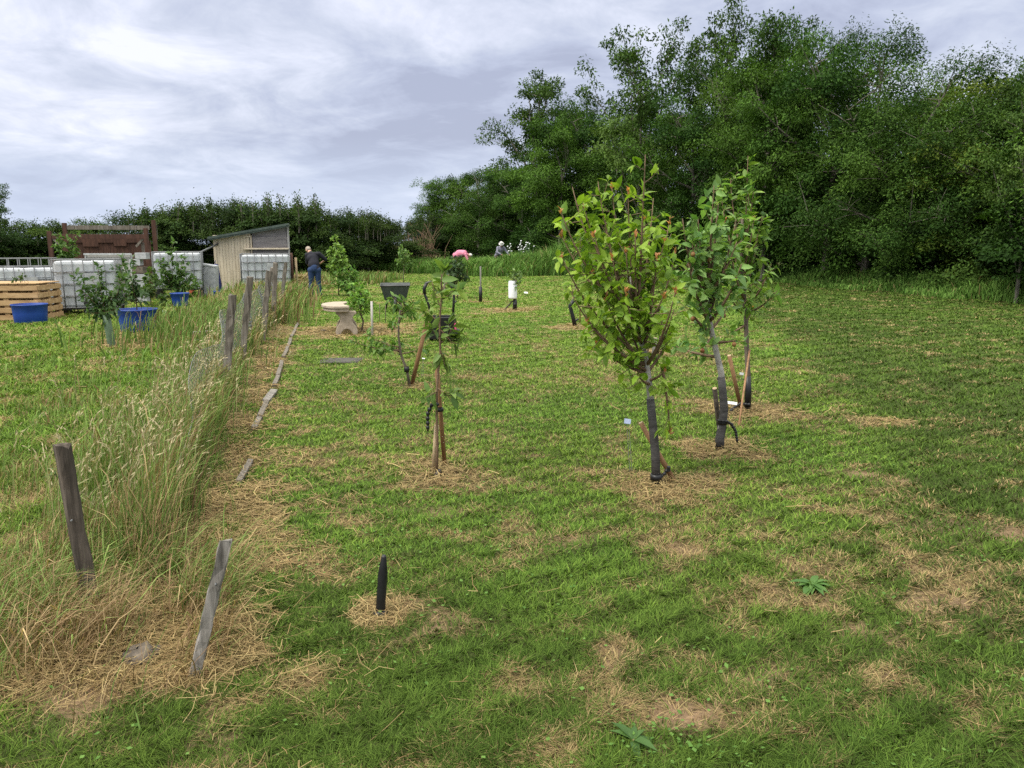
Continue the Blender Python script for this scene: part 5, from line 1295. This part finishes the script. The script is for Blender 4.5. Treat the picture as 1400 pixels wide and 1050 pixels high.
# ------------------------------------------------------------ people
def remesh(o, vs=.011, sm=4):
    r_ = o.modifiers.new('remesh', 'REMESH'); r_.mode = 'VOXEL'; r_.voxel_size = vs; r_.use_smooth_shade = True
    s2 = o.modifiers.new('smooth', 'SMOOTH'); s2.iterations = sm; s2.factor = .5
    dg = bpy.context.evaluated_depsgraph_get(); me = bpy.data.meshes.new_from_object(o.evaluated_get(dg)); o.modifiers.clear(); mt = o.data.materials[0]; o.data = me
    if not me.materials: me.materials.append(mt)
def hand(m, wr, d, side, curl=.4):
    d = Vector(d).normalized(); s = Vector(side).normalized(); nrm = d.cross(s).normalized()
    pc = wr + d * .05
    m.caps(wr, .024, pc, .032, 10); m.caps(pc - s * .018, .018, wr + d * .085 - s * .026, .014, 8); m.caps(pc + s * .018, .018, wr + d * .085 + s * .026, .014, 8)
    for k, ln in enumerate((.062, .075, .080, .072)):
        a = wr + d * .085 + s * (.030 - .02 * k); b2_ = a + (d + nrm * curl * .5).normalized() * ln * .5; c2_ = b2_ + (d + nrm * curl * 1.6).normalized() * ln * .5
        m.caps(a, .010, b2_, .009, 8); m.caps(b2_, .009, c2_, .0075, 8)
    a = wr + d * .025 + s * .028; b2_ = a + (d * .6 + s * .8).normalized() * .04; m.caps(a, .013, b2_, .011, 8); m.caps(b2_, .011, b2_ + (d + nrm * .5).normalized() * .035, .009, 8)
def person(base, J, label, tops, trous, hairm, sl=.5, hat=False, face=Vector((0, 1, 0)), waist=1.0):
    o = root('person', base, label, 'person'); V_ = {k: Vector(v) + Vector(base) for k, v in J.items()}
    m = MB(); hd_ = V_['head']; up_ = (hd_ - V_['neck']).normalized(); f_ = (face - up_ * face.dot(up_)).normalized(); sd_ = f_.cross(up_)
    m.caps(hd_ + up_ * .03 - f_ * .012, .085, hd_ + up_ * .02 + f_ * .012, .082, 14); m.caps(hd_ - up_ * .02 + f_ * .03, .066, hd_ - up_ * .065 + f_ * .045, .045, 12)
    m.caps(hd_ + f_ * .095 - up_ * .005, .010, hd_ + f_ * .108 - up_ * .028, .014, 8)
    for s in (-1, 1): m.caps(hd_ + sd_ * s * .082 + up_ * .015, .016, hd_ + sd_ * s * .084 - up_ * .02, .012, 8)
    m.caps(hd_ + f_ * .082 - up_ * .058 - sd_ * .018, .009, hd_ + f_ * .082 - up_ * .058 + sd_ * .018, .009, 8)
    m.caps(V_['neck'] - up_ * .04, .062, hd_ - up_ * .03, .055, 12)
    w2 = waist
    m.caps(V_['shl'], .062, V_['shr'], .062, 12); m.caps(V_['chest'] + sd_ * .07, .115 * w2, V_['chest'] - sd_ * .07, .115 * w2, 12); m.caps(V_['chest'], .13 * w2, V_['belly'], .14 * w2, 14); m.caps(V_['belly'] - sd_ * .05, .12 * w2, V_['pelvis'] + sd_ * .05, .125 * w2, 14); m.caps(V_['neck'], .07, V_['chest'], .11, 12)
    m.caps(V_['hipl'], .10, V_['hipr'], .10, 12)
    for s in 'lr':
        m.caps(V_['sh' + s], .056, V_['el' + s], .043, 10); m.caps(V_['el' + s], .042, V_['wr' + s], .028, 10)
        hand(m, V_['wr' + s], V_['wr' + s] - V_['el' + s], f_ if s == 'l' else -f_ * -1)
        m.caps(V_['hip' + s], .092, V_['kn' + s], .060, 12); m.caps(V_['kn' + s], .058, V_['an' + s], .042, 12)
        m.caps(V_['an' + s] - Vector((0, 0, .03)), .042, V_['an' + s] + f_.xy.to_3d().normalized() * .12 - Vector((0, 0, .05)), .032, 10)
    b_ = m.build('body', M_['skin'], o, base, True); remesh(b_, .009, 3)
    m = MB(); e_ = .016
    m.caps(V_['shl'], .062 + e_, V_['shr'], .062 + e_, 12); m.caps(V_['chest'] + sd_ * .07, .115 * w2 + e_, V_['chest'] - sd_ * .07, .115 * w2 + e_, 12); m.caps(V_['chest'], .13 * w2 + e_, V_['belly'], .145 * w2 + e_, 14); m.caps(V_['belly'] - sd_ * .05, .12 * w2 + e_, V_['pelvis'] + sd_ * .05, .120 * w2 + e_, 14); m.caps(V_['neck'] - up_ * .03, .07 + e_ * .5, V_['chest'], .11 + e_, 12)
    for s in 'lr':
        m.caps(V_['sh' + s], .060 + e_, V_['sh' + s].lerp(V_['el' + s], min(sl * 2, 1)), .050 + e_, 10)
        if sl > .5: m.caps(V_['el' + s], .046 + e_, V_['wr' + s], .030 + e_, 10)
    b_ = m.build('top', M_[tops], o, base, True); remesh(b_, .012, 3)
    m = MB(); m.caps(V_['hipl'], .108 + e_, V_['hipr'], .108 + e_, 12); m.caps(V_['pelvis'] + Vector((0, 0, .04)), .115 * w2 + e_, V_['pelvis'], .12 * w2 + e_, 12)
    for s in 'lr': m.caps(V_['hip' + s], .096 + e_, V_['kn' + s], .068 + e_, 12); m.caps(V_['kn' + s], .066 + e_, V_['an' + s] + Vector((0, 0, -.02)), .056 + e_, 12)
    b_ = m.build('trousers', M_[trous], o, base, True); remesh(b_, .012, 3)
    for s in 'lr':
        m = MB(); ff = f_.xy.to_3d().normalized(); m.caps(V_['an' + s] - Vector((0, 0, .035)) - ff * .02, .050, V_['an' + s] + ff * .13 - Vector((0, 0, .045)), .042, 12); m.build('shoe', M_['shoe'], o, base, True)
    m = MB()
    if hat:
        m.caps(hd_ + up_ * .035, .105, hd_ + up_ * .05, .10, 14); q_ = hd_ + up_ * .02; m.tube([q_ - up_ * .012, q_ + up_ * .0], [.155, .11], 20)
        m.build('hat', M_[hairm], o, base, True)
    else:
        m.caps(hd_ + up_ * .038 - f_ * .022, .088, hd_ + up_ * .0 - f_ * .035, .072, 14); m.build('hair', M_[hairm], o, base, True)
    return o
b_ = bx(431, 406); b_.y += .05
man = person(b_, dict(pelvis=(.0, .0, .92), hipl=(-.10, 0, .88), hipr=(.10, 0, .88), belly=(-.01, .08, 1.06), chest=(-.04, .20, 1.28), neck=(-.13, .30, 1.46), head=(-.19, .40, 1.545),
    shl=(-.23, .24, 1.385), shr=(.15, .20, 1.42), ell=(-.24, .34, 1.10), wrl=(-.16, .52, .95), elr=(.36, .26, 1.22), wrr=(.22, .50, 1.13),
    knl=(-.12, .02, .48), knr=(.11, .02, .48), anl=(-.15, .0, .08), anr=(.14, .0, .08)), 'man in black T-shirt and blue jeans seen from behind with bowed head', 'shirt', 'jeans', 'hair', .48, False, Vector((-.35, .75, -.5)), 1.12)
man.scale = (.93, .93, .90); man.rotation_euler = (0, 0, R(10))
Y = 42.0; c_ = P(632, 380, Y); b_ = Vector((c_.x, Y, gzf(c_.x, Y)))
person(b_, dict(pelvis=(-.34, .0, .95), hipl=(-.34, .11, .92), hipr=(-.34, -.11, .92), belly=(-.16, .0, 1.04), chest=(.10, .0, 1.06), neck=(.32, .0, 1.0), head=(.43, .0, .965),
    shl=(.20, .19, 1.02), shr=(.20, -.19, 1.02), ell=(.30, .22, .75), wrl=(.36, .2, .5), elr=(.30, -.22, .75), wrr=(.36, -.2, .5),
    knl=(-.30, .12, .48), knr=(-.25, -.12, .48), anl=(-.34, .12, .08), anr=(-.32, -.12, .08)), 'person in a pink top bent double in the tall meadow grass', 'pink', 'darktrouser', 'white_hair', .9, False, Vector((.5, 0, -.8)), 1.35)
Y = 42.8; c_ = P(685, 380, Y); b_ = Vector((c_.x, Y, gzf(c_.x, Y)))
person(b_, dict(pelvis=(-.16, .10, .95), hipl=(-.2, .18, .92), hipr=(-.2, -.0, .92), belly=(-.10, .02, 1.12), chest=(0, -.08, 1.32), neck=(.04, -.18, 1.50), head=(.03, -.26, 1.60),
    shl=(.17, -.05, 1.38), shr=(-.17, -.16, 1.40), ell=(.32, -.16, 1.16), wrl=(.42, -.35, 1.05), elr=(-.20, -.36, 1.15), wrr=(.0, -.5, 1.05),
    knl=(-.12, .15, .5), knr=(-.16, -.05, .5), anl=(-.2, .15, .08), anr=(-.2, -.05, .08)), 'person in a grey jacket and pale hat leaning over white flowers in the meadow', 'greytop', 'darktrouser', 'white_hair', .9, True, Vector((.4, -.8, -.5)), 1.3)
